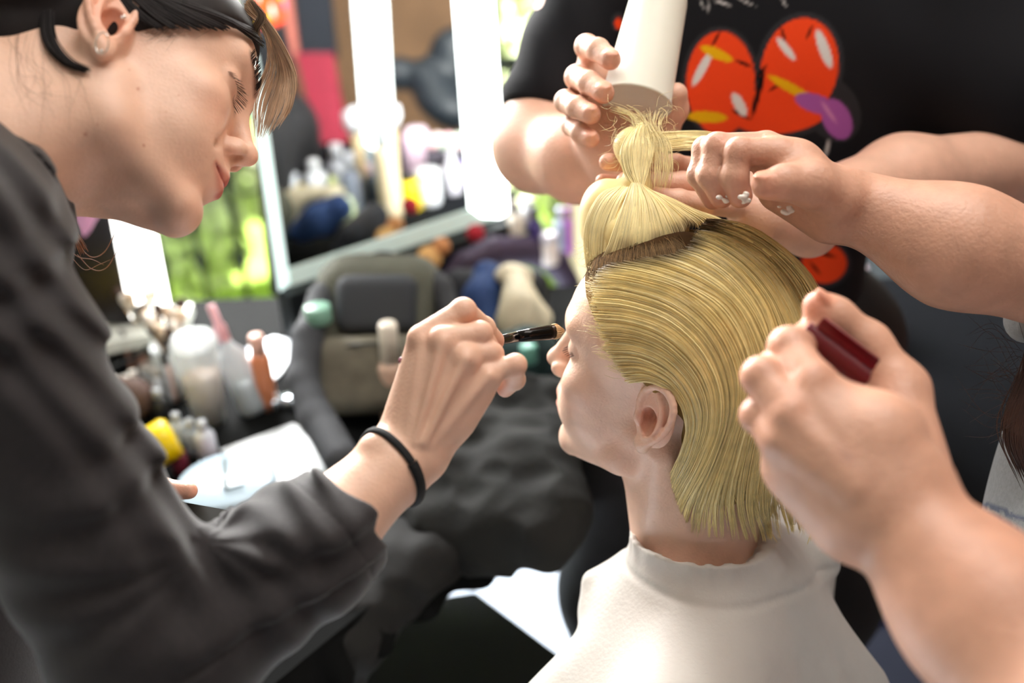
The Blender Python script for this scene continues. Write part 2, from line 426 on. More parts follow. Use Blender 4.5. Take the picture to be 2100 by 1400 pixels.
# ---------------------------------------------------------------- hands
def finger(S, pts, r, k=.0022, taper=.78, red=(1, .74, .68)):
    """pts: joints from the big knuckle to the tip"""
    n = len(pts); rs = [r * (1 - (1 - taper) * i / (n - 1)) for i in range(n)]
    for i in range(n - 1): S.cap(pts[i], pts[i + 1], rs[i], rs[i + 1], k)
    for i in range(1, n - 1): S.ell(pts[i], np.array([1, 1, 1]) * rs[i] * 1.07, None, .003)
    for q, rr in ((pts[1], 1.5), (pts[-1], 1.9)): S.paint.append(spot(q, r * rr, red, .8))
    S.paint.append(spot(pts[0], r * 1.7, red, .5))
def palm(S, starts, mcps, rs, rm, k=.010):
    for a, b, ra, rb in zip(starts, mcps, rs, rm): S.cap(a, b, ra, rb, k)
def nail(S, tip, prev, out, r):
    """nail plate on the side `out` of the last joint"""
    tip = np.asarray(tip); d = tip - np.asarray(prev); d /= np.linalg.norm(d); out = np.asarray(out, float); out = out - d * (out @ d); out /= np.linalg.norm(out)
    R = np.column_stack([d, np.cross(out, d), out]); c = tip + d * r * .15 + out * r * .80
    S.ell(c, np.array([r * .85, r * .72, r * .26]), R, .0004)
    S.paint.append(spot(c + out * r * .15, r * .95, (1.18, 1.12, 1.10), 1.0, 2.5))
def TO(*q): return [C(*x) for x in q]
TOCAM = np.array([0, 0, 1.0])

M_SKIN_P = mat('skin_pale', 'e8c1aa', .42, sss=.12, vcol=True, var=.05, vscale=60, bump=.22, bscale=420)
M_SKIN_A = mat('skin_warm', 'dfb39a', .45, sss=.12, vcol=True, var=.06, vscale=45, bump=.2, bscale=420)
M_SKIN_H = mat('skin_tanned', 'd29f86', .42, sss=.12, vcol=True, var=.08, vscale=55, bump=.35, bscale=300)
M_SKIN_G = mat('skin_fair', 'ddae96', .42, sss=.12, vcol=True, var=.06, vscale=55, bump=.3, bscale=320)

hp_ = HM.p; HR = HM.R
def hair_cap(S, grow=0.0):
    S.ell(hp_(-.006, 0, .053), np.array([.100, .079, .086]) + grow, HR, .01); S.ell(hp_(-.047, 0, .030), np.array([.060, .067, .062]) + grow, HR, .02)
    S.ell(hp_(.036, 0, .056), np.array([.0605, .0645, .0600]) + grow, HR, .02)
shell = Sculpt(); hair_cap(shell, .0005); shell.ell(hp_(-.056, 0, -.012), [.057, .071, .085], HR, .03); shell.ell(hp_(-.070, 0, -.060), [.047, .067, .085], HR, .03)
def cast(pix, sc, off=0.0, lo=.55, hi=1.12):
    """depth at which pixel rays meet a sculpt (nearest approach where they pass it)"""
    pix = np.asarray(pix, float); D = np.column_stack([(pix[:, 0] - 1050) / FPX, -(pix[:, 1] - 700) / FPX, -np.ones(len(pix))])
    t = np.full(len(pix), lo); best = np.full(len(pix), 9.0); bt = t.copy(); hit = np.zeros(len(pix), bool); ln = np.linalg.norm(D, axis=1)
    for _ in range(46):
        d = sc.ev(D * t[:, None]) - off; b = (d < best) & ~hit; best[b] = d[b]; bt[b] = t[b]
        hit |= d < .0004; t = np.where(hit, t, np.minimum(t + np.maximum(d, .0003) / ln * .9, hi))
    t = np.where(hit, t, bt); return D * t[:, None]
ROOTS = cast([(1226, 545), (1240, 538), (1300, 522), (1370, 515), (1402, 500), (1395, 475), (1425, 462), (1455, 452), (1420, 456), (1350, 488), (1285, 506), (1245, 526)], shell)
def rootdark(V, T=None):
    w = np.zeros(len(V))
    for i in range(len(ROOTS) - 1):
        a, b = ROOTS[i], ROOTS[i + 1]; ab = b - a; t = np.clip((V - a) @ ab / (ab @ ab), 0, 1); d = np.linalg.norm(V - a - t[:, None] * ab, axis=1)
        w = np.maximum(w, np.clip((.022 - d) / .014, 0, 1))
    w = w[:, None]; R = 1 - w * (1 - np.array([.17, .13, .12])); return R if T is None else T * R
# ================================================================ the seated woman having her hair done
model = empty('person', c2w(C(1440, 1165, .95)) * [1, 1, 0] , 'seated woman with slicked blonde bob and white cape, head in profile', 'person')
Fb = RM[:, 0] - UPC * (RM[:, 0] @ UPC); Fb /= np.linalg.norm(Fb); Lb = np.cross(UPC, Fb); RB = np.column_stack([Fb, Lb, UPC]); NB = C(1440, 1180, .955)
Bq = lambda x, y, z: NB + RB @ np.array([x, y, z])
S = Sculpt(); head(S, HM, eye='closed', brow=(.75, .62, .5), browst=.4, lip=(.95, .62, .60))
S.cap(HM.p(-.022, 0, -.035), Bq(0, 0, .0), .050, .056, .02)
S.cap(HM.p(.01, 0, -.055), Bq(.035, 0, .01), .030, .030, .02)
for g in (1, -1):
    S.cap(Bq(-.01, .03 * g, .01), Bq(-.02, .155 * g, -.055), .040, .045, .03); S.cap(Bq(-.02, .165 * g, -.07), Bq(.02, .20 * g, -.33), .042, .034, .02)
    S.cap(HM.p(-.02, .052 * g, -.045), Bq(.045, .018 * g, .02), .010, .011, .02)       # neck muscle
    S.cap(Bq(.02, .20 * g, -.33), Bq(.24, .11 * g, -.40), .032, .026, .01)
    S.ell(Bq(.30, .10 * g, -.41), [.045, .022, .016], RB, .01)
S.ell(Bq(0, 0, -.17), [.095, .15, .18], RB, .04); S.ell(Bq(0, 0, -.42), [.10, .14, .18], RB, .04)
S.paint.append(spot(HM.p(.02, .06, -.05), .05, (1, .86, .82), .5)); S.paint.append(spot(Bq(0, .03, .02), .09, (.98, .80, .72), .7))
S.paint.append(spot(HM.p(.062, .062, -.03), .0016, (.5, .35, .3), .8)); S.paint.append(spot(HM.p(.05, .055, -.03), .0012, (.5, .35, .3), .8))
S.paint.append(rootdark); S.build('body', .0012, M_SKIN_P, model, True, smooth=1)
lashes(HM, 1, model, cm('2a1a14', .5), up=False, n=12, L=.006)

# cape
M_CAPE = mat('cape_fabric', 'd6d0c8', .55, var=.03, bump=.25, bscale=260, alpha=.80, sheen=.2)
S = Sculpt()
S.cap(Bq(.0, 0, -.02), Bq(.004, .006, .085), .0655, .0655, .012)
S.halfspace(Bq(0, 0, .046), UPC + Fb * .04 - Lb * .33, .001)
for g in (1, -1):
    S.cap(Bq(-.012, .02 * g, -.005), Bq(-.03, .15 * g, -.052), .056, .062, .03)
    S.cap(Bq(-.03, .16 * g, -.06), Bq(.03, .27 * g, -.36), .064, .10, .04)
S.ell(Bq(-.02, 0, -.20), [.125, .19, .22], RB, .05); S.ell(Bq(.02, 0, -.46), [.19, .30, .28], RB, .08)
S.cap(C(1216, 1190, .985), C(1315, 1160, .98), .010, .016, .02); S.cap(C(1228, 1240, .98), C(1320, 1230, .96), .014, .03, .02); S.cap(Bq(.03, .03, -.03), Bq(.09, .15, -.120), .048, .056, .04)
S.cap(Bq(-.04, -.02, .005), Bq(-.115, -.03, -.13), .045, .062, .03)
S.cap(C(1610, 1100, 1.0), C(1672, 1140, .99), .018, .026, .02)
S.ell(Bq(.004, .004, .065), [.0608, .0608, .034], RB, .001, -1)
S.halfspace(Bq(0, 0, -.55), -UPC, .001)
def cape_fold(p):
    q = (p - NB) @ RB; a = np.arctan2(q[:, 1], -q[:, 0]); rr = np.hypot(q[:, 0], q[:, 1]); w = np.clip((-q[:, 2] - .02) / .12, 0, 1)
    col = np.exp(-((q[:, 2] - .3 * q[:, 1] - .012) / .0035) ** 2) * .0018
    ruf = np.clip((q[:, 2] - .3 * q[:, 1] - .016) / .03, 0, 1) * .0009 * np.sin(a * 17 + np.sin(a * 5) * 2)
    return -(w * (.0045 * np.sin(a * 11 + 2.2 * np.sin(a * 3) + q[:, 2] * 9) * np.clip(rr / .1, 0, 1) + .0028 * np.sin(a * 23 + q[:, 2] * 30 + 3 * np.sin(a * 4)))) - ruf + col
S.disp.append(cape_fold)
cape = S.build('cape', .0024, M_CAPE, model, smooth=1)
tag(cape, 'thin white hairdressing cape with gathered collar')
# sewn collar tape and the tie at the back
tp = [Bq(.003 + .0675 * math.cos(a), .0675 * math.sin(a), .012 + .3 * .0655 * math.sin(a) + .002 * math.sin(3 * a)) for a in np.linspace(0, 2 * math.pi, 60)]
v, f = tubes(np.array(tp)[None], .0028, 6, flat=.6, taper=(1, 1), nrm=UPC); mobj('collar_tape', c2w(v), f, cm('e6dccb', .6, bump=.4, bscale=900), model)
v, f = tube1(TO((1565, 1180, .935), (1600, 1186, .93), (1640, 1168, .935), (1618, 1150, .94)), .0016, 20, 6); mobj('cape_tie', c2w(v), f, cm('e8dfae', .6), model)

# ---- blonde hair
M_WET = mat('hair_wet_blonde', 'ecd592', .30, vcol=True, var=.10, vscale=90, spec=.6, coat=.15)
M_DRY = mat('hair_dry_blonde', 'efdca0', .45, vcol=True, var=.08, vscale=90, spec=.5, sheen=.2)
S = Sculpt(); hair_cap(S, .0002)
S.halfspace(hp_(.078, 0, .087), HR @ np.array([.60, 0, -.80]), .004)
S.ell(hp_(-.058, 0, -.012), [.050, .062, .078], HR, .02); S.ell(hp_(-.066, 0, -.045), [.036, .055, .052], HR, .02)
def strands(guides, per, npt, sc=None, off=0.0, jit=3.0, depth=None, end_jit=.06, cl=7):
    """interpolate pixel guides into many strands lying on a sculpt; clumped like combed wet hair"""
    Gs = [catmull(g, npt) for g in guides]; out = []
    for a, b in zip(Gs[:-1], Gs[1:]):
        nl = 5; le = rng.normal(0, .045, nl + 1); lx = rng.normal(0, 9, nl + 1)
        for i in range(per):
            u = (i + rng.uniform(.1, .9)) / per; u = (u + (round(u * cl) / cl - u) * .35) if cl else u
            lk = int(u * nl); L = a * (1 - u) + b * u
            if cl == 17:
                uc = (lk + .5) / nl; tq = np.linspace(0, 1, npt)[:, None] ** 4; Lc = a * (1 - uc) + b * uc; L = L * (1 - tq * .62) + Lc * tq * .62; L[:, 0] += (tq[:, 0] ** 2) * lx[lk]
            s = rng.normal(0, jit, 2); ph = rng.uniform(0, 6); t = np.linspace(0, 1, npt)[:, None]
            L = L + s * .5 + np.c_[np.sin(t * 5 + ph), np.cos(t * 4 + ph)][:, :L.shape[1]] .__mul__(jit * .35) if L.shape[1] == 2 else L + np.c_[np.tile(s * .5, (npt, 1)), np.zeros(npt)] + np.c_[np.sin(t * 5 + ph) * jit * .35, np.cos(t * 4 + ph) * jit * .35, np.zeros(npt)]
            e = 1 + rng.normal(0, end_jit) + (le[lk] if cl == 17 else 0); s0 = abs(rng.normal(0, .022)) if cl == 17 else 0; tt = np.clip(s0 + np.linspace(0, 1, npt) * (min(e - (.03 if cl == 17 else 0), 1.0) - s0), 0, 1) * (npt - 1); i0 = np.minimum(tt.astype(int), npt - 2); fr = (tt - i0)[:, None]
            out.append(L[i0] * (1 - fr) + L[i0 + 1] * fr)
    L = np.array(out)
    if L.shape[2] == 2:
        o = rng.normal(off, .0007, len(L)); pts = cast(L.reshape(-1, 2), sc, off).reshape(len(L), npt, 3)
        c = hp_(-.02, 0, .04); n = pts - c; n /= np.linalg.norm(n, axis=2, keepdims=True); return pts + n * (o - off)[:, None, None]
    return np.stack([(L[..., 0] - 1050) / FPX * L[..., 2], -(L[..., 1] - 700) / FPX * L[..., 2], -L[..., 2]], -1)
def hair_mesh(name, lines, rad, m, parent, sides=4, flat=.55, tint=None, spread=.12, tap=(1, .2)):
    v, f = tubes(lines, rad, sides, flat=flat, taper=tap); N, n = lines.shape[:2]
    T = np.repeat(1 + rng.normal(0, spread, N), n * sides)[:, None] * np.ones(3)
    if tint is not None: T = T * tint(v)
    print(name, len(v)); return mobj(name, c2w(v), f, m, parent, tint=np.clip(T, .1, 1.6))
S.paint.append(lambda V, T: T * np.array([.46, .38, .28])); S.paint.append(rootdark)  # whole base darkened: shade between strands painted in, roots darker still
S.build('hair_base', .0022, mat('hair_base_shaded', 'c9ab70', .85, vcol=True, var=.15, vscale=120, spec=.15), model, True)
GD = [
    [(1448, 450), (1490, 452), (1550, 470), (1620, 520), (1675, 585), (1697, 680), (1700, 800), (1695, 920), (1688, 1040), (1672, 1118)],
    [(1436, 460), (1500, 480), (1570, 522), (1620, 580), (1655, 660), (1668, 780), (1665, 900), (1655, 1010), (1655, 1100)],
    [(1424, 480), (1482, 505), (1541, 548), (1590, 610), (1625, 690), (1640, 790), (1630, 920), (1625, 1010), (1640, 1085)],
    [(1410, 504), (1458, 520), (1515, 562), (1568, 635), (1592, 737), (1598, 840), (1582, 940), (1575, 1030), (1590, 1105)],
    [(1375, 520), (1430, 538), (1492, 580), (1545, 648), (1577, 732), (1583, 835), (1565, 935), (1552, 1030), (1572, 1108)],
    [(1320, 526), (1400, 549), (1470, 586), (1525, 640), (1562, 730), (1568, 830), (1548, 930), (1535, 1030), (1555, 1112)],
    [(1245, 541), (1330, 556), (1418, 586), (1490, 632), (1537, 720), (1545, 815), (1520, 920), (1500, 1020), (1510, 1105)],
    [(1222, 556), (1300, 568), (1390, 595), (1465, 655), (1512, 740), (1518, 830), (1492, 930), (1462, 1030), (1458, 1100)],
    [(1212, 585), (1290, 595), (1380, 625), (1450, 685), (1490, 765), (1496, 850), (1468, 940), (1430, 1030), (1418, 1096)],
    [(1210, 625), (1290, 632), (1370, 660), (1432, 715), (1468, 785), (1474, 860), (1450, 940), (1405, 1030), (1386, 1092)],
    [(1220, 672), (1295, 680), (1360, 705), (1415, 755), (1446, 815), (1448, 875), (1425, 945), (1382, 1025), (1362, 1078)],
    [(1240, 718), (1305, 722), (1365, 748), (1408, 793), (1428, 840), (1428, 885), (1408, 945), (1370, 1010), (1350, 1060)],
    [(1262, 752), (1320, 752), (1372, 778), (1402, 815), (1413, 850), (1414, 880), (1405, 915), (1385, 960), (1365, 1010)],
    [(1284, 786), (1330, 782), (1372, 798), (1396, 826), (1405, 855), (1408, 880), (1404, 905), (1396, 935), (1385, 965)],
]
NPT = 34
L1 = strands(GD, 52, NPT, shell, .0012, 1.5, end_jit=.03, cl=17)
r1 = rng.uniform(.0005, .00115, len(L1))
L2 = strands(GD, 46, NPT, shell, .0022, 3.0, end_jit=.07, cl=17); r2 = rng.uniform(.00016, .00034, len(L2))
def mirrored(L): q = (L - HM.t) @ HM.R; q[..., 1] *= -1; return q @ HM.R.T + HM.t
L3 = mirrored(L1[::2]); k3 = (((L3 - HM.t) @ HM.R)[..., 1].max(1) < .010); L3 = L3[k3]
hair_mesh('hair', np.concatenate([L1, L3]), np.concatenate([r1, r1[::2][k3] * 1.4]), M_WET, model, 5, .6, rootdark, .13)
hair_mesh('fine_hair', L2, r2, M_WET, model, 3, 1, rootdark, .18)
GR = [[(1212, 562), (1216, 545), (1222, 528)], [(1250, 552), (1250, 534), (1256, 512)], [(1290, 550), (1290, 530), (1292, 508)], [(1330, 548), (1328, 526), (1326, 504)], [(1372, 540), (1366, 518), (1358, 498)], [(1408, 522), (1398, 504), (1384, 488)]]
LR = []
for i in range(620):
    u = rng.uniform(0, 4.999); k = int(u); g = np.array(GR[k]) * (1 - u + k) + np.array(GR[k + 1]) * (u - k); LR.append(catmull(g + rng.normal(0, 2.5, (3, 2)) + rng.normal(0, 5, 2), NPT))
LR = cast(np.array(LR, float).reshape(-1, 2), shell, .0009).reshape(-1, NPT, 3)
hair_mesh('root_hair', LR, rng.uniform(.0002, .0005, len(LR)), mat('hair_dark_roots', '7d6547', .8, vcol=True, var=.2, spec=.1), model, 3, 1, lambda v: np.array([.62, .56, .5]) * rng.uniform(.5, 1.5, len(v) // (NPT * 3)).repeat(NPT * 3)[:, None], .3)
# temple down hairs and loose ends
wl = []
for i in range(420):
    g = catmull(GD[7 + i % 6], 40); k = rng.integers(0, 3); b = g[k] + rng.normal(0, 8, 2) + [-12, 0]; d = g[k + 9] - g[k]; d = d / np.linalg.norm(d) * rng.uniform(25, 60)
    t = np.linspace(0, 1, NPT)[:, None]; wl.append(b + d * t + np.array([0, -1]) * np.sin(t * 3) * rng.normal(0, 5))
wl = cast(np.array(wl).reshape(-1, 2), shell, .0006).reshape(-1, NPT, 3)
el = []
for i in range(150):
    g = catmull(GD[rng.integers(0, 10)], 40); e = g[-1]; dr = g[-1] - g[-5]; dr /= np.linalg.norm(dr); t = np.linspace(0, 1, NPT)[:, None]
    el.append(g[-8] + rng.normal(0, 6, 2) + dr * rng.uniform(55, 95) * t + np.array([1, 0]) * rng.normal(0, 9) * t * t)
el = cast(np.array(el).reshape(-1, 2), shell, .001).reshape(-1, NPT, 3); el = el[np.abs(np.diff(el[..., 2], axis=1)).max(1) < .006]
hair_mesh('temple_hair', wl, .00014, M_WET, model, 3, 1, None, .15)
hair_mesh('hair_tips', el, rng.uniform(.0002, .0005, len(el)), M_WET, model, 3, 1, None, .15)

# lifted dry top section: rolls, tuft and the bundle between the fingers
dTop = .885
S = Sculpt()
S.ell(C(1237, 452, .90), [.022, .034, .026], None, .01); S.ell(C(1255, 420, .895), [.022, .022, .022], None, .012)
S.cap(C(1300, 400, .885), C(1330, 478, .868), .014, .024, .012); S.cap(C(1300, 400, .885), C(1282, 480, .868), .012, .022, .012)
S.ell(C(1362, 470, .875), [.022, .018, .02], None, .012)
S.cap(C(1300, 300, .90), C(1312, 385, .885), .016, .010, .008); S.ell(C(1312, 300, .90), [.022, .016, .016], None, .01)
S.paint.append(lambda V, T: T * np.array([.90, .84, .72]))
S.build('lifted_hair', .0018, M_DRY, model, True)
def fan(gs, per, jit, rr, cl=0, ej=.05): 
    L = strands(gs, per, 24, None, 0, jit, end_jit=ej, cl=cl); return L, rng.uniform(rr[0], rr[1], len(L))
parts = []
parts.append(fan([[(1268, 384, .872), (1232, 398, .868), (1205, 440, .868), (1196, 490, .872), (1204, 560, .872)], [(1275, 384, .868), (1245, 410, .862), (1225, 450, .862), (1218, 500, .865), (1222, 556, .868)], [(1290, 384, .862), (1272, 420, .856), (1255, 470, .853), (1250, 512, .858), (1244, 548, .858)]], 70, 2.5, (.0003, .0008)))
parts.append(fan([[(1296, 378, .858), (1280, 420, .85), (1262, 470, .846), (1245, 515, .85), (1216, 562, .860)], [(1304, 378, .856), (1300, 420, .846), (1292, 475, .84), (1282, 522, .843), (1270, 548, .846)], [(1310, 378, .856), (1325, 420, .846), (1332, 475, .84), (1330, 520, .843), (1330, 534, .846)], [(1314, 380, .858), (1345, 415, .85), (1368, 460, .845), (1382, 500, .848), (1390, 522, .85)], [(1318, 384, .862), (1360, 412, .857), (1395, 440, .855), (1408, 458, .857), (1402, 470, .86)], [(1322, 388, .868), (1380, 410, .868), (1430, 432, .872), (1470, 445, .88), (1500, 458, .885)]], 75, 3, (.0003, .0009), ej=.03))
parts.append(fan([[(1306, 384, .862), (1282, 352, .868), (1272, 310, .872), (1290, 280, .88), (1310, 262, .89)], [(1310, 384, .860), (1300, 345, .864), (1300, 300, .868), (1308, 270, .876), (1318, 250, .886)], [(1316, 384, .862), (1330, 345, .866), (1340, 305, .87), (1332, 272, .878), (1326, 252, .886)]], 60, 4, (.00025, .0006)))
parts.append(fan([[(1250, 220, .905), (1290, 232, .895), (1300, 262, .885), (1306, 330, .868), (1312, 384, .862)], [(1310, 235, .90), (1330, 262, .885), (1352, 290, .87), (1356, 340, .865), (1350, 392, .866)], [(1365, 232, .9), (1352, 262, .885), (1372, 300, .868), (1374, 345, .865), (1366, 385, .868)]], 40, 9, (.00014, .0003)))
parts.append(fan([[(1310, 268, .885), (1345, 272, .895), (1400, 270, .905), (1450, 272, .90), (1500, 282, .89)], [(1325, 295, .88), (1365, 296, .89), (1405, 292, .90), (1450, 294, .895), (1500, 305, .888)], [(1330, 312, .878), (1370, 306, .888), (1410, 304, .898), (1455, 306, .893), (1500, 318, .886)]], 60, 4, (.0003, .0007)))
fl = []
for i in range(110):
    b = np.array([rng.uniform(1190, 1300), rng.uniform(490, 545), .87]); a = rng.uniform(-.5, 1.6); ln = rng.uniform(20, 60)
    fl.append(catmull([b, b + [-ln * .3 * math.cos(a), ln * .2, rng.normal(0, .006)], b + [-ln * .6 * math.cos(a), ln * math.sin(a) * .6, rng.normal(0, .008)]], 24))
for i in range(150):
    b = np.array([rng.uniform(1255, 1385), rng.uniform(215, 340), .872]); a = rng.uniform(0, 6.3); ln = rng.uniform(15, 50)
    fl.append(catmull([b, b + [ln * .5 * math.cos(a), ln * .5 * math.sin(a), 0], b + [ln * math.cos(a + .5), ln * math.sin(a + .5), rng.normal(0, .008)]], 24))
fl = np.array(fl); fl = np.stack([(fl[..., 0] - 1050) / FPX * fl[..., 2], -(fl[..., 1] - 700) / FPX * fl[..., 2], -fl[..., 2]], -1)
parts.append((fl, np.full(len(fl), .00012)))
hair_mesh('lifted_strands', np.concatenate([p[0] for p in parts]), np.concatenate([p[1] for p in parts]), M_DRY, model, 4, .7, lambda v: 1 - np.clip((.010 - np.min([np.linalg.norm(v - r, axis=1) for r in ROOTS], 0)) / .01, 0, 1)[:, None] * (1 - np.array([.4, .32, .3])), .10)

# ================================================================ the make-up artist on the left
artist = empty('person', c2w(C(-150, 900, .62)) * [1, 1, 0], 'dark-haired woman in grey top leaning in with a brush', 'person')
M_KNIT = mat('jersey_charcoal', '241f20', .85, var=.16, vscale=220, bump=.35, bscale=900, sheen=.35)
WR = C(812, 952, .742); ELB = C(345, 1355, .655); SHO = C(-75, 520, .60)
SHO = C(-120, 520, .60); ELB = C(325, 1360, .655)
S = Sculpt(); head(S, HA, eye='open', brow=(.30, .22, .20), browst=.85, lip=(.80, .52, .52), ears=(-1,))
nb = C(-70, 300, .735)
S.cap(HA.p(-.03, 0, -.03), nb, .053, .058, .03); S.cap(HA.p(.0, -.035, -.055), C(30, 330, .70), .022, .03, .03)
S.cap(nb, C(-330, 620, .74), .07, .12, .05); S.cap(SHO, C(-250, 520, .70), .045, .06, .03); S.cap(C(-330, 700, .76), C(-300, 1500, .80), .13, .13, .05)
S.chain([SHO, ELB], [.050, .040], .02); S.chain([ELB, C(640, 1115, .70), WR], [.040, .036, .0262], .02)
S.cap(WR, C(850, 930, .746), .0262, .0225, .015)
mc = TO((868, 700, .748), (911, 702, .738), (956, 735, .736), (1003, 770, .744))
palm(S, TO((822, 915, .748), (838, 920, .744), (858, 930, .744), (876, 930, .750)), mc, [.017, .017, .017, .016], [.0120, .0115, .0110, .0105], .010)
S.cap(C(860, 860, .757), C(900, 760, .765), .020, .020, .02); S.cap(C(925, 850, .752), C(960, 800, .755), .017, .015, .015)
finger(S, TO((864, 692, .744), (950, 637, .752), (992, 672, .785), (1014, 697, .800)), .0100)
finger(S, TO((907, 694, .735), (984, 684, .744), (1010, 726, .772), (1008, 742, .795)), .0096)
finger(S, TO((952, 728, .734), (1004, 724, .744), (1014, 744, .775), (1006, 760, .79)), .0090)
finger(S, TO((1000, 764, .742), (1057, 748, .746), (1056, 778, .768), (1036, 797, .782)), .0084, taper=.82)
S.chain(TO((880, 880, .765), (925, 800, .79), (975, 735, .805), (1008, 706, .812)), [.017, .0125, .0105, .009], .01)
for a, b in zip(mc, TO((838, 900, .728), (852, 905, .724), (872, 908, .724), (884, 912, .73))): S.cap(a + TOCAM * .0118, b + TOCAM * .002, .0034, .0020, .005)   # tendons
for a, r_ in zip(mc, (.0112, .0112, .0104, .0098)): S.ell(a + TOCAM * .0035, [r_, r_, r_ * .9], None, .004)
S.paint.append(segspot(C(975, 690, .76), C(1020, 720, .76), .012, (1, .72, .66), .6))
S.ell(C(775, 912, .728), [.010, .007, .007], None, .012)                             # wrist bone
for q, r_ in (((283, 182, .70), .0022), ((366, 195, .71), .0013), ((175, 275, .69), .0024), ((200, 255, .69), .0016), ((340, 228, .7), .0013), ((295, 298, .68), .002), ((965, 740, .727), .0008), ((265, 143, .70), .0012)):
    c_ = C(*q); S.paint.append((lambda cc, rr: lambda V, T: T * (1 - np.clip(1.5 - np.hypot(V[:, 0] / -V[:, 2] - cc[0] / -cc[2], V[:, 1] / -V[:, 2] - cc[1] / -cc[2]) * .7 * 2.0 / rr, 0, 1)[:, None] * (1 - np.array([.70, .48, .45]))))(c_, r_))
# far hand: thumb and fist that hold the open palette
S.chain([C(-260, 820, .84), C(60, 1040, .86), C(230, 1030, .86), C(300, 1012, .855)], [.04, .03, .022, .012], .02)
S.chain(TO((285, 1012, .86), (330, 1004, .858), (388, 1006, .852)), [.011, .0105, .0072], .004)
S.paint.append(segspot(C(310, 1015, .85), C(400, 1005, .85), .012, (1, .66, .60), .6))
SA = S; S.build('body', .00125, M_SKIN_A, artist, True)
lashes(HA, -1, artist, cm('120d0d', .4), up=False, n=30, L=.0100)
br = []
for i in range(130):                                  # eyebrow hairs
    t = rng.uniform(0, 1); b = np.array([.099 - .013 * t * t, -(.014 + .031 * t), .0445 + .006 * t + rng.normal(0, .0016)]); d = np.array([.0, -.006, .003])
    br.append([HA.p(*(b + d * z + [.0025 * z, 0, 0])) for z in np.linspace(0, 1, 5)])
v, f = tubes(np.array(br), .00022, 3); mobj('eyebrow', c2w(v), f, cm('2a1d18', .5), artist)
# sweater
S = Sculpt()
CUF = C(712, 1066, .715); ax = (WR - ELB) / np.linalg.norm(WR - ELB)
SH2 = C(-128, 520, .60); EL2 = C(318, 1362, .655); S.chain([SH2, EL2], [.063, .057], .02); S.chain([EL2, C(640, 1118, .70)], [.056, .0455], .02); S.cap(C(640, 1118, .70), C(735, 1040, .722), .0455, .0405, .02)
S.cap(C(-120, 470, .70), C(-330, 640, .74), .085, .15, .05); S.cap(C(-78, 485, .63), C(-230, 490, .68), .055, .09, .04); S.cap(C(-330, 700, .76), C(-300, 1500, .80), .15, .15, .05)
S.cap(C(-55, 405, .665), C(-180, 440, .70), .032, .06, .05)
S.halfspace(C(706, 1060, .716), ax + np.array([.06, -.05, -.22]), .001)
S.cap(C(660, 1110, .705), C(800, 985, .73), .0330, .0325, .002, -1)
CR0 = C(398, 1128, .62)
def knit_fold(p):
    r = p - CR0; d = np.linalg.norm(r, axis=1); ang = np.arctan2(r[:, 1], r[:, 0])
    w = np.clip(1 - d / .19, 0, 1) * np.clip(d / .06, 0, 1) ** 1.5
    f1 = np.sin(ang * 11 + 1.8 * np.sin(ang * 3 + d * 22) + d * 30) * w * .0030 - w * .001
    s = (p - ELB) @ ax; up = np.clip(((p - ELB) @ np.array([-.4, .75, .5])) / .04, 0, 1)
    f2 = np.where(s > 0, (np.sin(s * 240 + 2.0 * np.sin(s * 60 + p[:, 2] * 50)) - .5) * .0024 * up * np.clip(s / .04, 0, 1), 0)
    ua = (SHO - ELB) / np.linalg.norm(SHO - ELB); s2 = (p - ELB) @ ua; rt = np.clip(((p - ELB) @ np.array([.9, .3, .3])) / .05, 0, 1)
    f3 = np.where((s2 > .0), np.sin(s2 * 150 + 1.5 * np.sin(s2 * 43 + p[:, 2] * 30) + p[:, 0] * 60) * .0032 * rt * np.clip((.34 - s2) / .1, 0, 1), 0)
    hem = (p - CUF) @ ax; f4 = -.0010 * (np.abs(hem + .016) < .0012) 
    return f1 + f2 + f3 - f4 + vnoise(p, 45, 3) * .0012
S.disp.append(knit_fold)
swt = S.build('sweater', .0017, M_KNIT, artist, smooth=2)
# hair tie on the wrist
c0 = C(805, 974, .742); nt_ = ax + np.array([.10, 0, -.38]); nt_ /= np.linalg.norm(nt_); fr = frame_from(nt_, [0, 0, 1]); pts = []
for a in np.linspace(0, 2 * math.pi, 49):
    dr = fr @ np.array([math.cos(a), math.sin(a), 0]); rr = np.linspace(.010, .055, 91); d_ = SA.ev(c0 + rr[:, None] * dr); k = np.argmax(d_ > .0012); pts.append(c0 + dr * rr[k])
pts = [sum(pts[(i + j) % 48] for j in (-1, 0, 1)) / 3 for i in range(49)]
v, f = tubes(np.array(pts)[None], .0024, 8, flat=1.9, taper=(1, 1), nrm=nt_); tag(mobj('hair_tie', c2w(v), f, cm('0c0c0e', .8, bump=.4, bscale=700), artist), 'black elastic hair tie round the wrist')
# piercings
M_SIL = mat('silver', 'd8d5cf', .18, metal=1)
hc = C(207, 89, .692); ring = [hc + np.array([.0062 * math.cos(a) * .95 + .0008, .0075 * math.sin(a), .0035 * math.cos(a)]) for a in np.linspace(.55, 2 * math.pi + .25, 40)]
v, f = tubes(np.array(ring)[None], .00055, 8, taper=(1, 1)); er = mobj('hoop_earring', c2w(v), f, M_SIL, artist)
def ball(c, r, n=10): return lathe([(0, -r)] + [(r * math.sin(a), -r * math.cos(a)) for a in np.linspace(.2, 2.94, 8)] + [(0, r)], c, n=n)
v, f = ball(c2w(C(208, 105, .690)), .0013); mobj('bead', v, f, M_SIL, er)
for q in ((255, 34, .695), (250, 36, .697)): v, f = ball(c2w(C(*q)), .0011); mobj('tragus_stud', v, f, M_SIL, artist)
a_ = HA.p(.0905, -.0425, .0535); b_ = HA.p(.0925, -.0415, .0440)
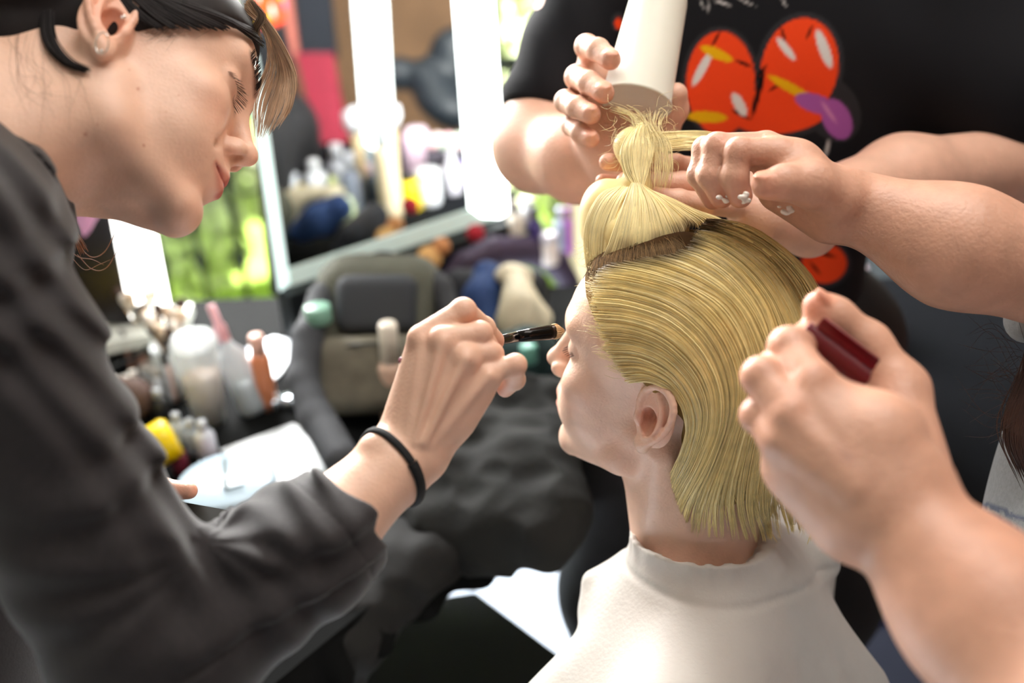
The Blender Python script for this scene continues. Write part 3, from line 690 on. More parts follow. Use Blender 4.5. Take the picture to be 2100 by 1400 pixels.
bb = mobj('eyebrow_barbell', *[x for x in (lambda vf: (c2w(vf[0]), vf[1]))(tube1([a_, (a_ + b_) / 2 + HA.R[:, 0] * .001, b_], .0005, 8, 6))], M_SIL, artist)
for q in (a_, b_): v, f = ball(c2w(q + HA.R[:, 0] * .001), .0012); mobj('bead', v, f, M_SIL, bb)

# dark hair
M_DARK = mat('hair_dark_brown', '1c1514', .6, vcol=True, var=.2, vscale=80, spec=.25)
M_FRNG = mat('hair_light_fringe', 'b0957a', .42, vcol=True, var=.15, vscale=80, spec=.6)
M_COPP = mat('hair_copper_ends', 'a4714f', .45, vcol=True, var=.15, vscale=80)
S = Sculpt(); ap = HA.p; AR = HA.R
S.ell(ap(-.006, 0, .053), [.101, .080, .086], AR, .01); S.ell(ap(-.047, 0, .030), [.060, .067, .062], AR, .02); S.ell(ap(.036, 0, .058), [.060, .065, .059], AR, .02)
S.halfspace(ap(.088, 0, .083), AR @ np.array([.68, 0, -.73]), .004); S.ell(ap(-.072, 0, -.005), [.040, .058, .05], AR, .02)
S.ell(C(20, -25, .735), [.055, .026, .05], None, .01); S.build('hair', .0024, M_DARK, artist, True)
def px3(L): L = np.asarray(L); return np.stack([(L[..., 0] - 1050) / FPX * L[..., 2], -(L[..., 1] - 700) / FPX * L[..., 2], -L[..., 2]], -1)
hs = Sculpt(); hs.ops = S.ops[:3]
g1 = [[(540, 95), (470, 45), (380, 10), (300, -30)], [(520, 60), (450, 30), (380, 5), (290, -25)], [(330, 58), (290, 30), (262, 0), (240, -40)], [(255, 30), (235, 5), (220, -30), (210, -60)]]
La = strands(g1, 90, 20, hs, .001, 4); hair_mesh('hair_strands', La, rng.uniform(.0003, .0008, len(La)), M_DARK, artist, 4, .7)
side = [[(95, -10, .700), (86, 40, .698), (92, 85, .696), (120, 120, .695), (160, 142, .694)], [(110, -10, .698), (106, 40, .695), (112, 85, .693), (145, 128, .692), (186, 146, .692)]]
Ls = cast(np.array([catmull(side[0], 20)[:, :2] * (1 - u) + catmull(side[1], 20)[:, :2] * u + rng.normal(0, 2, 2) for u in rng.uniform(0, 1, 130)]).reshape(-1, 2), SA, .0022).reshape(-1, 20, 3) + rng.normal(0, .0008, (130, 1, 3))
hair_mesh('side_lock', Ls, rng.uniform(.0002, .0006, len(Ls)), M_DARK, artist, 4, .8)
vf_ = []
for i in range(16):
    b = np.array([rng.uniform(20, 130), rng.uniform(20, 110)]); vf_.append(catmull([b, b + [-5, 50], b + [rng.uniform(0, 60), rng.uniform(60, 130)], b + [rng.uniform(0, 90), rng.uniform(110, 200)]], 20))
for i in range(24):
    b = np.array([rng.uniform(300, 470), rng.uniform(20, 55)]); vf_.append(catmull([b, b + [-20, 12], b + [-40, rng.uniform(10, 40)], b + [-70, rng.uniform(-5, 60)]], 20))
vf_ = cast(np.array(vf_).reshape(-1, 2), SA, .0015).reshape(-1, 20, 3); hair_mesh('stray_hair', vf_, .00009, M_DARK, artist, 3, 1)
fr_ = [[(500, 20, .82), (540, 60, .84), (548, 120, .86), (520, 200, .87), (522, 280, .86)], [(505, 10, .82), (552, 70, .85), (575, 150, .87), (560, 220, .87), (538, 285, .865)], [(510, 0, .82), (565, 80, .85), (595, 150, .87), (592, 215, .87), (565, 262, .87)], [(515, 0, .82), (575, 80, .85), (606, 150, .875), (600, 200, .88), (590, 232, .88)]]
Lf = strands(fr_, 46, 24, None, 0, 4, end_jit=.08); hair_mesh('fringe', Lf, rng.uniform(.0002, .0006, len(Lf)), M_FRNG, artist, 4, .6)
hk = [[(525, 10, .80), (545, 35, .81), (530, 62, .82), (538, 82, .83)], [(515, 0, .80), (530, 30, .81), (518, 60, .82), (522, 90, .83)]]
Lk = strands(hk, 60, 20, None, 0, 3); hair_mesh('curled_strand', Lk, rng.uniform(.0002, .0005, len(Lk)), M_FRNG, artist, 4, .6, tint=lambda v: np.array([.7, .68, .68]))
tl = [[(80, 380, .80), (118, 420, .80), (140, 470, .80), (160, 525, .80)], [(100, 390, .80), (135, 440, .80), (165, 490, .80), (182, 515, .80)]]
Lt = strands(tl, 26, 20, None, 0, 4, end_jit=.15); tt_ = []
for i in range(4):
    b = np.array([150 + rng.normal(0, 8), 500 + rng.normal(0, 15), .80]); tt_.append(catmull([b, b + [30, 30, 0], b + [60, 30 + rng.normal(0, 10), 0], b + [85, -10 + rng.normal(0, 20), 0]], 20))
Lt = np.concatenate([Lt, px3(np.array(tt_))]); hair_mesh('ponytail_ends', Lt, rng.uniform(.0002, .0005, len(Lt)), M_COPP, artist, 4, .7)

# brush held in her hand
def brush():
    a = C(822, 741, .745); b = C(1000, 700, .812); c = C(1060, 690, .828); d = C(1135, 680, .846); e = C(1160, 677, .853)
    r = empty('makeup_brush', c2w((a + e) / 2), 'black make-up brush touching the seated woman’s eyelid', 'brush')
    ln = lambda p, q, R: (lambda v, f: (c2w(v), f))(*lathe([(x, y * np.linalg.norm(np.array(q) - p)) for x, y in R], p, frame_from(np.array(q) - p), 16))
    v, f = ln(a, c, [(0, 0), (.0030, .01), (.0036, .05), (.0034, .5), (.0042, .9), (.0046, 1)]); hd = mobj('handle', v, f, mat('black_lacquer', '0b0a0c', .12, coat=.6), r)
    v, f = ln(a, a + (c - a) * .02, [(0, -.4), (.0030, 0), (.0034, 1), (.0034, 1.6)]); tag(mobj('end_tip', v, f, cm('7d3048', .3), r), 'dark pink end of the handle')
    v, f = ln(c, d, [(.0046, 0), (.0056, .35), (.0064, .85), (.0062, 1)]); mobj('ferrule', v, f, mat('black_ferrule', '17120f', .15, metal=.6), r)
    bl = []; dr = (e - d) / np.linalg.norm(e - d); F_ = frame_from(dr)
    for i in range(420):
        an = rng.uniform(0, 6.28); q = math.sqrt(rng.uniform(0, 1)); o = F_ @ np.array([math.cos(an) * .0060 * q, math.sin(an) * .0060 * q, 0]); L = .0125 * (1 - .35 * q * q)
        bl.append([d - dr * .001 + o * (1 + .25 * math.sin(z * 2.6)) * (1 - .5 * z * z) + dr * L * z for z in np.linspace(0, 1, 7)])
    v, f = tubes(np.array(bl), .0004, 3, taper=(1, .5)); mobj('bristles', c2w(v), f, cm('e6bd8d', .6, vscale=300), r)
brush()

# ================================================================ the man in the printed black T-shirt
man = empty('person', c2w(C(1480, 700, 1.15)) * [1, 1, 0], 'person in black T-shirt with orange print, holding up a lock of hair', 'person')
mz = lambda a, dy: a + UPC * dy
CH = C(1540, 120, 1.16)                         # middle of the chest
Rm = np.column_stack([[1, 0, 0], UPC, np.cross([1, 0, 0], UPC)]); Rm[:, 0] = np.cross(Rm[:, 1], Rm[:, 2])
Mq = lambda x, y, z: CH + Rm @ np.array([x, y, z])   # x image right, y up, z to the camera
S = Sculpt()
Rh = np.column_stack([np.cross(UPC, [0, 0, 1.0]) * 0 + Rm[:, 2], Rm[:, 0], UPC])
HG = Head(Rh, Mq(-.02, .40, .05), 1.06); head(S, HG)
S.cap(HG.p(-.02, 0, -.03), Mq(-.02, .22, -.02), .055, .062, .03)
S.ell(Mq(0, .02, -.03), [.15, .19, .085], Rm, .05); S.ell(Mq(0, -.24, -.03), [.14, .20, .085], Rm, .05)
for g in (1, -1): S.cap(Mq(0, .17, -.03), Mq(.17 * g, .15, -.03), .06, .055, .04)
EL = C(1105, 300, 1.13); WL = C(1285, 335, 1.0)       # his raised hand at the left
S.cap(Mq(-.17, .14, -.03), EL, .052, .046, .03); S.chain([EL, C(1190, 325, 1.06), WL], [.047, .042, .030], .03)
pl = TO((1212, 108, .985), (1200, 165, .985), (1190, 215, .985), (1195, 262, .985))
palm(S, [WL] * 4, pl, [.024] * 4, [.013, .0125, .012, .011], .02)
fing = [[(1212, 108, .985), (1203, 95, .962), (1226, 102, .938), (1252, 122, .922)], [(1200, 165, .985), (1183, 158, .962), (1208, 170, .935), (1238, 190, .917)],
        [(1190, 215, .985), (1160, 208, .962), (1184, 220, .938), (1212, 234, .922)], [(1195, 262, .985), (1172, 258, .965), (1190, 272, .942), (1212, 285, .930)]]
for i, fg in enumerate(fing): p_ = TO(*fg); finger(S, p_, [.0115, .0118, .0110, .0098][i], taper=.86); nail(S, p_[-1], p_[-2], TOCAM + np.array([.3, .1, 0]), [.0097, .0099, .0093, .0084][i])
S.cap(C(1285, 260, .995), C(1290, 320, .995), .028, .028, .02)
S.chain(TO((1320, 320, .99), (1362, 270, .98), (1386, 225, .965), (1388, 192, .952)), [.018, .014, .0118, .0105], .006)
# the other arm comes from the right and lies flat under the lock
ER = C(2110, 345, 1.13); WRr = C(1650, 425, .985)
S.cap(Mq(.17, .14, -.03), C(2150, 300, 1.16), .052, .048, .03); S.chain([C(2150, 300, 1.16), ER, C(1850, 370, 1.06), WRr], [.048, .047, .043, .030], .03)
mr = TO((1465, 350, .955), (1480, 388, .945), (1520, 425, .938), (1530, 450, .95))
palm(S, [WRr] * 4, mr, [.024] * 4, [.0125, .0125, .012, .012], .02); S.cap(C(1580, 450, .95), C(1660, 470, .97), .024, .028, .02)
finger(S, TO((1465, 350, .955), (1385, 338, .925), (1310, 336, .915), (1246, 332, .912)), .0105)
finger(S, TO((1480, 388, .945), (1400, 376, .908), (1330, 374, .900), (1282, 372, .897)), .0112)
finger(S, TO((1520, 425, .938), (1450, 418, .898), (1392, 410, .888), (1342, 402, .884)), .0110)
finger(S, TO((1465, 380, .965), (1380, 378, .945), (1300, 380, .935), (1236, 372, .930)), .0095)
S.build('body', .0019, M_SKIN_G, man, True)
S = Sculpt(); S.ell(HG.p(-.006, 0, .06), [.105, .084, .088], HG.R, .01); S.halfspace(HG.p(.085, 0, .085), HG.R @ np.array([.6, 0, -.8]), .004); S.build('hair', .004, M_DARK, man, True)
# T-shirt
S = Sculpt()
S.ell(Mq(0, .02, -.03), [.175, .20, .100], Rm, .06); S.box(Mq(.0, -.20, -.03), [.165, .24, .090], Rm, .08, .06); S.ell(Mq(.02, -.05, .0), [.15, .20, .095], Rm, .06)
S.cap(Mq(0, .19, -.03), Mq(-.155, .14, -.03), .07, .062, .04); S.cap(Mq(0, .19, -.03), Mq(.17, .15, -.03), .07, .070, .04)
S.cap(Mq(-.155, .13, -.03), EL + np.array([.020, .055, 0]), .062, .060, .03); S.cap(Mq(.17, .14, -.03), C(2110, 215, 1.13), .075, .078, .03)
S.cap(Mq(.14, .02, -.03), C(2040, 190, 1.14), .09, .085, .04)
S.halfspace(C(1150, 232, 1.10), np.array([-.12, -1, .12]), .001) if False else None
hz0 = C(1150, 236, 1.12)
def tee_hem(p):                       # open the left sleeve above the elbow
    w = (p[:, 0] < Mq(-.155, 0, 0)[0]); n = np.array([-.25, -.95, .1]); d = (p - hz0) @ n
    return np.where(w, np.maximum(d, 0) * 1.0, 0)
S.cap(HG.p(-.02, 0, -.03), Mq(0, .30, -.0), .075, .075, .004, -1)
def tee_fold(p):
    q = (p - CH) @ Rm; return vnoise(p, 26, 5) * .0035 + np.sin(q[:, 0] * 55 + q[:, 1] * 14 + 2 * np.sin(q[:, 1] * 17)) * .0035 * np.clip((-q[:, 1]) / .2, 0, 1) + np.sin(q[:, 1] * 60 + q[:, 0] * 90) * .002 * (q[:, 0] < -.14)
S.disp += [tee_fold]
# abstract print: plain rounded patches in the photograph's colours
def blob(V, pts, grow=0):
    px = 1050 + FPX * V[:, 0] / -V[:, 2]; py = 700 - FPX * V[:, 1] / -V[:, 2]; d = np.full(len(V), 1e9)
    for (x, y, rx, ry, a) in pts:
        c, s = math.cos(a), math.sin(a); u = ((px - x) * c + (py - y) * s) / (rx + grow); w = (-(px - x) * s + (py - y) * c) / (ry + grow)
        d = np.minimum(d, (np.hypot(u, w) - 1) * min(rx, ry))
    return np.clip(-d / 2.5, 0, 1)[:, None] * ((V[:, 2] > Mq(0, 0, -.02)[2] - .25)[:, None])
PRINT = [((  .16, .16, .17), [(1478, 170, 82, 118, 0), (1640, 140, 92, 118, .2), (1600, 225, 120, 62, -.1), (1708, 225, 55, 72, -.5), (1690, 540, 58, 52, 0), (1268, 45, 16, 22, 0)]),
         (( .93, .25, .10), [(1478, 170, 72, 108, 0), (1640, 140, 80, 106, .2), (1600, 225, 108, 50, -.1), (1690, 540, 48, 42, 0), (1268, 48, 9, 13, 0)]),
         (( .03, .03, .03), [(1555, 190, 7, 62, .25), (1520, 235, 26, 5, .5), (1590, 178, 22, 4, -.6), (1468, 80, 4, 24, .5), (1606, 70, 4, 24, -.3), (1660, 66, 4, 20, .4), (1690, 520, 30, 5, .3), (1672, 550, 22, 4, .9), (1560, 150, 5, 26, .6), (1525, 130, 24, 4, .4)]),
         (( .86, .84, .82), [(1440, 140, 10, 46, .5), (1516, 214, 12, 30, -.5), (1690, 100, 12, 46, -.35), (1612, 100, 34, 9, .9)]),
         (( .90, .66, .05), [(1470, 110, 40, 12, .4), (1450, 240, 46, 13, .05), (1625, 182, 62, 11, .5)]),
         (( .62, .32, .62), [(1672, 212, 46, 20, .3), (1716, 244, 30, 46, -.45)]),
         (( .80, .50, .70), [(1700, 230, 5, 34, -.6)]),
         (( .75, .73, .72), [(1696, 305, 5, 24, .2), (1440, 8, 3, 14, -.4), (1452, 12, 3, 16, 0), (1482, 6, 22, 4, .3), (1530, 4, 26, 3, .4), (1608, 5, 3, 14, -.5)])]
def tee_paint(V, T):
    T = np.ones_like(T) * np.array([.008, .008, .010])
    for c, b in PRINT: w = blob(V, b); T = T * (1 - w) + w * np.array([x ** 2.0 for x in c])
    return T
S.paint.append(tee_paint)
# cut: clip the sleeve after the folds
S.disp.append(tee_hem)
tee = S.build('t_shirt', .0024, mat('cotton_print', 'ffffff', .85, vcol=True, bump=.3, bscale=700, spec=.2), man, True, smooth=1)
tag(tee, 'black cotton T-shirt with an abstract orange, yellow and purple print')
S = Sculpt()
for g in (1, -1): S.chain([Mq(.10 * g, -.40, -.03), Mq(.135 * g, -.80, -.02), Mq(.13 * g, -1.22, -.04)], [.13, .105, .085], .05)
S.ell(Mq(0, -.42, -.03), [.215, .14, .115], Rm, .05); S.ell(Mq(0, -.72, -.04), [.17, .25, .07], Rm, .05); S.disp.append(lambda p: vnoise(p, 30, 9) * .004)
S.build('trousers', .006, mat('black_denim', '18171a', .85, bump=.3, bscale=500, var=.15), man)

# white tapered cup he holds
def cup():
    b = C(1303, 214, .948); t = C(1352, -4, .975); r = empty('tapered_cup', c2w((b + t) / 2), 'white tapered cup tilted mouth down above the lifted hair', 'cup')
    L = np.linalg.norm(t - b); pr = [(.0300, .002), (.0338, 0), (.0350, .0015), (.0348, .0035), (.0335, .005), (.0282, L - .004), (.0275, L), (.0255, L), (.0250, L - .003), (0, L - .003)]
    v, f = lathe(pr, b, frame_from(t - b), 64); mobj('cup_body', c2w(v), f, mat('white_card', 'd8d3c4', .5, var=.02, sss=.08), r)
cup()

# ================================================================ the hairdresser on the right
dresser = empty('person', c2w(C(2500, 900, .80)) * [1, 1, 0], 'person in patterned grey-blue shirt with long brown hair, both arms reaching in', 'person')
S = Sculpt()
W1 = C(1742, 418, .815); E1 = C(2290, 600, .80); S1 = C(2420, 420, .98)
S.chain([S1, E1, C(1960, 505, .80), W1], [.05, .044, .044, .0285], .03)
mh = TO((1590, 318, .785), (1572, 300, .80), (1560, 305, .815), (1565, 325, .828))
palm(S, TO((1715, 405, .80), (1715, 405, .81), (1712, 415, .82), (1712, 430, .825)), mh, [.021, .021, .021, .020], [.0130, .0125, .012, .011], .012)
S.cap(C(1700, 435, .815), C(1600, 390, .82), .022, .018, .02)
finger(S, TO((1592, 312, .785), (1515, 312, .782), (1506, 362, .784), (1518, 402, .790)), .0118, taper=.84)
finger(S, TO((1572, 298, .80), (1470, 300, .797), (1456, 360, .798), (1480, 404, .802)), .0112, taper=.84)
finger(S, TO((1560, 302, .815), (1446, 306, .812), (1434, 358, .812), (1462, 408, .815)), .0106, taper=.84)
finger(S, TO((1565, 325, .828), (1490, 330, .83), (1478, 370, .83), (1500, 400, .83)), .0095)
th = TO((1712, 405, .79), (1662, 376, .772), (1606, 374, .762), (1570, 380, .760)); S.chain(th, [.020, .0145, .0128, .0108], .008); S.cap(th[1], C(1640, 330, .79), .013, .014, .018)
S.paint.append(spot(th[-1], .022, (1, .70, .62), .8)); nail(S, th[-1], th[-2], np.array([-.3, .7, .5]), .0108)
# near hand with the comb
W2 = C(1838, 1052, .600); E2 = C(2260, 1560, .50); S2 = C(2900, 1300, .62)
S.chain([S2, E2, C(2010, 1250, .565), W2], [.05, .046, .0425, .0335], .03)
m2 = TO((1668, 790, .622), (1622, 850, .615), (1602, 905, .618), (1610, 955, .632))
palm(S, TO((1810, 985, .61), (1800, 1010, .603), (1785, 1030, .600), (1775, 1045, .606)), m2, [.026, .026, .026, .025], [.0160, .0150, .0140, .0130], .014)
S.cap(C(1800, 900, .61), C(1820, 1000, .608), .030, .030, .02); S.cap(C(1650, 980, .628), C(1740, 1070, .615), .018, .022, .02)
finger(S, TO((1662, 782, .620), (1618, 712, .642), (1655, 700, .668), (1700, 735, .680)), .0140, k=.003)
finger(S, TO((1618, 842, .612), (1562, 772, .630), (1590, 752, .660), (1640, 770, .672)), .0132, k=.003)
finger(S, TO((1598, 898, .616), (1556, 852, .632), (1580, 838, .655), (1620, 850, .67)), .0120, k=.003)
S.chain(TO((1850, 960, .635), (1842, 800, .660), (1780, 706, .668), (1712, 650, .668), (1678, 628, .668)), [.030, .0190, .0140, .0120, .0105], .010)
S.paint.append(spot(C(1672, 622, .66), .02, (1, .74, .70), .8)); nail(S, C(1676, 630, .664), C(1700, 655, .664), np.array([.35, .75, .3]), .0105)
for a, b in (((1660, 800, .612), (1770, 960, .585)), ((1618, 855, .603), (1760, 990, .580)), ((1604, 905, .606), (1745, 1010, .582))): S.cap(C(*a), C(*b), .0032, .002, .012)
for a, b in (((1650, 900, .598), (1740, 940, .582)), ((1740, 940, .582), (1790, 1010, .575)), ((1700, 850, .600), (1740, 940, .583))): S.paint.append(segspot(C(*a), C(*b), .007, (.86, .84, .86), .6))
S.ell(C(1900, 985, .592), [.012, .012, .010], None, .018)
# rest of her: neck, head, trunk
Rd = np.column_stack([-np.array([1, 0, 0.0]), np.cross(UPC, [-1, 0, 0]), UPC]); Rd[:, 0] = np.cross(Rd[:, 1], Rd[:, 2]); Rd /= np.linalg.norm(Rd, axis=0)
HD = Head(Rd, C(2420, 60, .86), 1.02); head(S, HD, ears=(1, -1))
S.cap(HD.p(-.02, 0, -.03), C(2480, 420, .84), .052, .06, .03)
S.ell(C(2480, 900, .82), [.10, .22, .16], None, .05); S.cap(S1, C(2480, 500, .83), .05, .06, .04); S.cap(S2, C(2560, 600, .78), .05, .06, .04)
S.paint.append(spot(C(2040, 1200, .56), .10, (1, .86, .80), .6))
S.build('body', .0019, M_SKIN_H, dresser, True)
M_SHIRT = mat('patterned_shirt', 'a9adb2', .85, vcol=True, var=.1, vscale=300, bump=.3, bscale=700)
S = Sculpt()
S.ell(C(2400, 1270, .87), [.170, .24, .12], None, .04); S.ell(C(2480, 850, .84), [.13, .22, .17], None, .06); S.cap(C(2500, 480, .84), C(2420, 420, .98), .08, .07, .04)
S.cap(C(2500, 480, .84), C(2860, 900, .66), .08, .07, .04); S.cap(C(2860, 900, .66), C(2700, 1700, .55), .07, .065, .02)
S.cap(S1, C(2350, 520, .90), .068, .064, .02); S.ell(C(2110, 655, .86), [.018, .020, .02], None, .01); S.disp.append(lambda p: vnoise(p, 40, 11) * .004)
def shirt_pat(V, T):
    u = V[:, 0] * 60; w = V[:, 1] * 60; a = np.abs(np.sin(u + .8 * np.sin(w * .7))) < .10; b = np.abs(np.sin(w * .8 + u * .4)) < .10
    return np.where((a | b)[:, None], np.array([.42, .47, .62]), np.array([1, 1, 1])) * T
S.paint.append(shirt_pat); S.build('shirt', .0035, M_SHIRT, dresser, True)
S = Sculpt(); S.ell(HD.p(-.006, 0, .056), [.106, .086, .090], HD.R, .01); S.ell(HD.p(-.05, 0, -.02), [.06, .075, .10], HD.R, .02); S.halfspace(HD.p(.085, 0, .088), HD.R @ np.array([.6, 0, -.8]), .004)
S.build('hair_base', .005, M_DARK, dresser, True)
hg = [[(2170, 480, .84), (2130, 640, .83), (2100, 760, .82), (2060, 870, .82), (2090, 960, .83)], [(2200, 480, .84), (2160, 640, .83), (2140, 760, .82), (2100, 900, .82), (2140, 1020, .83)], [(2240, 480, .84), (2200, 640, .83), (2190, 780, .82), (2170, 900, .82), (2200, 1040, .83)]]
Lh = strands(hg, 120, 24, None, 0, 14, end_jit=.1); st = []
for i in range(46):
    b = np.array([rng.uniform(2080, 2110), rng.uniform(700, 860), .82]); e = b + [-rng.uniform(40, 130), rng.uniform(-80, 80), rng.normal(0, .02)]; st.append(catmull([b, (b + e) / 2 + [0, rng.normal(0, 25), 0], e], 24))
hair_mesh('hair', np.concatenate([Lh, px3(np.array(st))]), np.concatenate([rng.uniform(.0004, .001, len(Lh)), np.full(46, .00018)]), mat('hair_brown', '4a3026', .4, vcol=True, var=.2, spec=.5), dresser, 4, .7)
S = Sculpt()
for g in ((2480, 1500, .80), (2680, 1500, .74)): S.chain([C(*g), C(*g) - UPC * .45, C(*g) - UPC * .80], [.10, .08, .06], .03)
S.build('trousers', .008, cm('2b3346', .9, bump=.3), dresser)

def comb():
    r = empty('hair_comb', P(1730, 700, .672), 'dark red comb pinched under the thumb of the nearest hand', 'comb')
    a = C(1690, 650, .645); b = C(1785, 722, .650); c_ = C(1684, 716, .650); x = (b - a); L = np.linalg.norm(x); x /= L; n = np.cross(x, c_ - a); n /= np.linalg.norm(n); y = np.cross(n, x)
    Rc = np.column_stack([x, y, n]) ; sg = np.sign((c_ - a) @ y); m = mat('red_plastic', '7a1622', .3, coat=.3)
    v, f = box((a + b) / 2 + x * .020 + y * sg * .004, [L + .04, .009, .0032], Rc, .001); mobj('spine', c2w(v), f, m, r)
    T_ = [box(a + x * (k * .00155 - .004) + y * sg * .0150, [.0012, .015, .0022], Rc) for k in range(36)]
    v, f = join(*T_); tag(mobj('teeth', c2w(v), f, m, r), kind='stuff')
comb()
def mousse():
    m = mat('mousse', 'efe6dc', .3, sss=.1)
    for pts, lb in (([(1524, 410, .779), (1519, 404, .777), (1529, 403, .777), (1534, 410, .78), (1525, 415, .781), (1531, 397, .777)], 'dab of white styling mousse on a bent index fingertip'),
                    ([(1484, 409, .790), (1475, 405, .789), (1492, 403, .791), (1468, 411, .801), (1460, 405, .803), (1489, 412, .792)], 'smear of white styling mousse on the middle and ring fingertips'),
                    ([(1598, 424, .785), (1606, 434, .785), (1614, 438, .785), (1622, 432, .785), (1618, 425, .785)], 'thin streak of mousse on the palm under the thumb')):
        S = Sculpt()
        for i, q in enumerate(pts): S.ell(C(*q), np.array([.0026, .0018, .0026]) * (1.0 if i % 2 else .75), None, .0015)
        S.disp.append(lambda p: vnoise(p, 900, 3) * .0006); tag(S.build('hair_mousse', .0006, m, smooth=1), lb, 'hair mousse')
mousse()

# ================================================================ the room
TZ = .78
def poly_prism(pts, n, t):
    pts = np.array(pts, float); k = len(pts); n = np.asarray(n, float) / np.linalg.norm(n)
    V = np.vstack([pts, pts - n * t]); a = np.cross(pts[1] - pts[0], pts[2] - pts[1]) @ n
    F = [tuple(range(k)), tuple(range(2 * k - 1, k - 1, -1))] + [(i, i + k, (i + 1) % k + k, (i + 1) % k) for i in range(k)]
    if a < 0: F = [f[::-1] for f in F]
    return V, F
def struct(name, vf, m): o = mobj(name, vf[0], vf[1], m, smooth=False); o['kind'] = 'structure'; return o
BX = lambda x0, x1, y0, y1, z0, z1: box([(x0 + x1) / 2, (y0 + y1) / 2, (z0 + z1) / 2], [x1 - x0, y1 - y0, z1 - z0])
M_WALL = mat('wall_cream', 'c9c0a4', .8, var=.05, vscale=3, bump=.2); M_BROWN = mat('wall_brown_wood', '8a6a4e', .5, var=.18, vscale=4, bump=.2)
XL, XR, YB, YF = -2.7, 2.3, 2.72, -2.6
struct('floor', BX(XL, XR, YF, YB, -.1, 0), mat('floor_pale', 'c3cfe0', .35, var=.04, vscale=2))
struct('ceiling', BX(XL, XR, YF, YB, 2.75, 2.85), mat('ceiling_white', '8f8b84', .8, var=.02))
struct('wall_left', join(BX(XL - .1, XL, YF, YB, 0, .9), BX(XL - .1, XL, YF, YB, 2.5, 2.75), BX(XL - .1, XL, YF, .1, .9, 2.5), BX(XL - .1, XL, 1.9, YB, .9, 2.5)), M_WALL)
struct('wall_right', BX(XR, XR + .1, YF, YB, 0, 2.75), M_BROWN)
WX0, WX1 = -1.75, .62
struct('wall_back', join(BX(XL, WX0, YB, YB + .12, 0, 2.75), BX(WX1, XR, YB, YB + .12, 0, 2.75), BX(WX0, WX1, YB, YB + .12, 2.4, 2.75)), M_WALL)
M_FRAME = mat('window_frame_white', 'd9d8cf', .4)
def leafball(c, r, n, m, size=.05):
    V = []; F = []
    d = rng.normal(size=(n, 3)); d /= np.linalg.norm(d, axis=1, keepdims=True); P0 = np.array(c) + d * np.array(r) * rng.uniform(.55, 1.0, n)[:, None] ** .5
    a = rng.normal(size=(n, 3)); a /= np.linalg.norm(a, axis=1, keepdims=True); b = np.cross(a, d); b /= np.linalg.norm(b, axis=1, keepdims=True); s = rng.uniform(.6, 1.3, n)[:, None] * size
    V = np.stack([P0 - a * s, P0 + b * s * .5, P0 + a * s, P0 - b * s * .5], 1).reshape(-1, 3); F = np.arange(4 * n).reshape(n, 4)
    return V, F
M_LEAF2 = mat('leaves_hedge', 'd6e2b4', .6, var=.25, vscale=6)
fr_p = [BX(WX0, WX0 + .05, YB + .02, YB + .09, 0, 2.4), BX(WX1 - .05, WX1, YB + .02, YB + .09, 0, 2.4), BX(WX0, WX1, YB + .02, YB + .09, 2.35, 2.4), BX(WX0, WX1, YB + .02, YB + .09, 0, .06), BX(-.06, 0, YB + .02, YB + .09, 0, 2.4)]
v, f = leafball((-.6, 7.8, .6), (5.0, .5, 1.9), 9000, M_LEAF2, .10); tag(mobj('hedge', v, f, M_LEAF2, smooth=False), 'long pale green hedge closing the garden at the back', 'hedge')
w1 = struct('window_1', join(*fr_p), M_FRAME)
gm = mat('window_glass', 'f4fbf8', .02, trans=1, ior=1.01, spec=.2)
for a, b in ((WX0 + .05, -.06), (0, WX1 - .05)):
    g = BX(a, b, YB + .052, YB + .058, .06, 2.35); mobj('pane', g[0], g[1], gm, w1, smooth=False)
# curtain at the right of the window
cv = []; cf = []
for i in range(61):
    for j in range(2): cv.append([.16 + i * .012, YB - .10 + .025 * math.sin(i * .8) + .008 * math.sin(i * 2.1), .04 + j * 2.5])
for i in range(60): cf.append((2 * i, 2 * i + 2, 2 * i + 3, 2 * i + 1))
tag(mobj('curtain', cv, cf, mat('curtain_cloth', 'cfc39c', .8, var=.06, bump=.3)), 'long beige curtain hanging beside the window', 'curtain')

# outside
outg = mobj('lawn', *BX(-9, 8, YB + .12, 12, -.35, -.25), mat('grass', 'a9c45e', .9, var=.3, vscale=8, bump=.5, bscale=40), smooth=False); outg['kind'] = 'structure'
M_LEAF = [mat('leaves_bright', 'e3ebc8', .6, var=.25, vscale=12), mat('leaves_mid', 'c4d2a4', .6, var=.3, vscale=12), mat('leaves_pale', 'f8fae8', .6, var=.2, vscale=12)]
bl = [(-1.55, 3.9, .30, .50, 0, 'low bright green bush just outside the window at left'), (-.65, 4.3, .25, .45, 2, 'pale yellow-green bush beyond the railing'), (.2, 4.5, .35, .5, 0, 'rounded green bush beyond the mirror edge'), (1.25, 4.7, .5, .6, 1, 'leafy green bush behind the curtain side'),
      (-2.6, 5.8, .9, 1.0, 1, 'tall mid-green shrub at the back left of the garden'), (-.7, 6.3, .9, 1.1, 2, 'pale sunlit tree crown in the garden'), (1.5, 6.6, 1.1, 1.2, 0, 'big bright green tree crown in the garden')]
for x, y, z, r, k, lb in bl:
    e = empty('garden_shrub', (x, y, -.25), lb, 'shrub', 'shrubs in the garden')
    v, f = leafball((x, y, z), (r, r * .8, r), 2600, M_LEAF[k], .07); mobj('foliage', v, f, M_LEAF[k], e, smooth=False)
    v, f = lathe([(.05, 0), (.035, z + .3)], (x, y, -.25), n=10); mobj('stem', v, f, cm('6a5540', .8), e)
rl = empty('balcony_railing', (-.5, YB + .45, 0), 'dark wrought-iron railing outside the tall window', 'railing'); M_IRON = cm('1d2220', .5)
mobj('rail', *join(BX(-1.9, 1.1, YB + .43, YB + .47, .92, .96), BX(-1.9, 1.1, YB + .435, YB + .465, .06, .09)), M_IRON, rl, smooth=False)
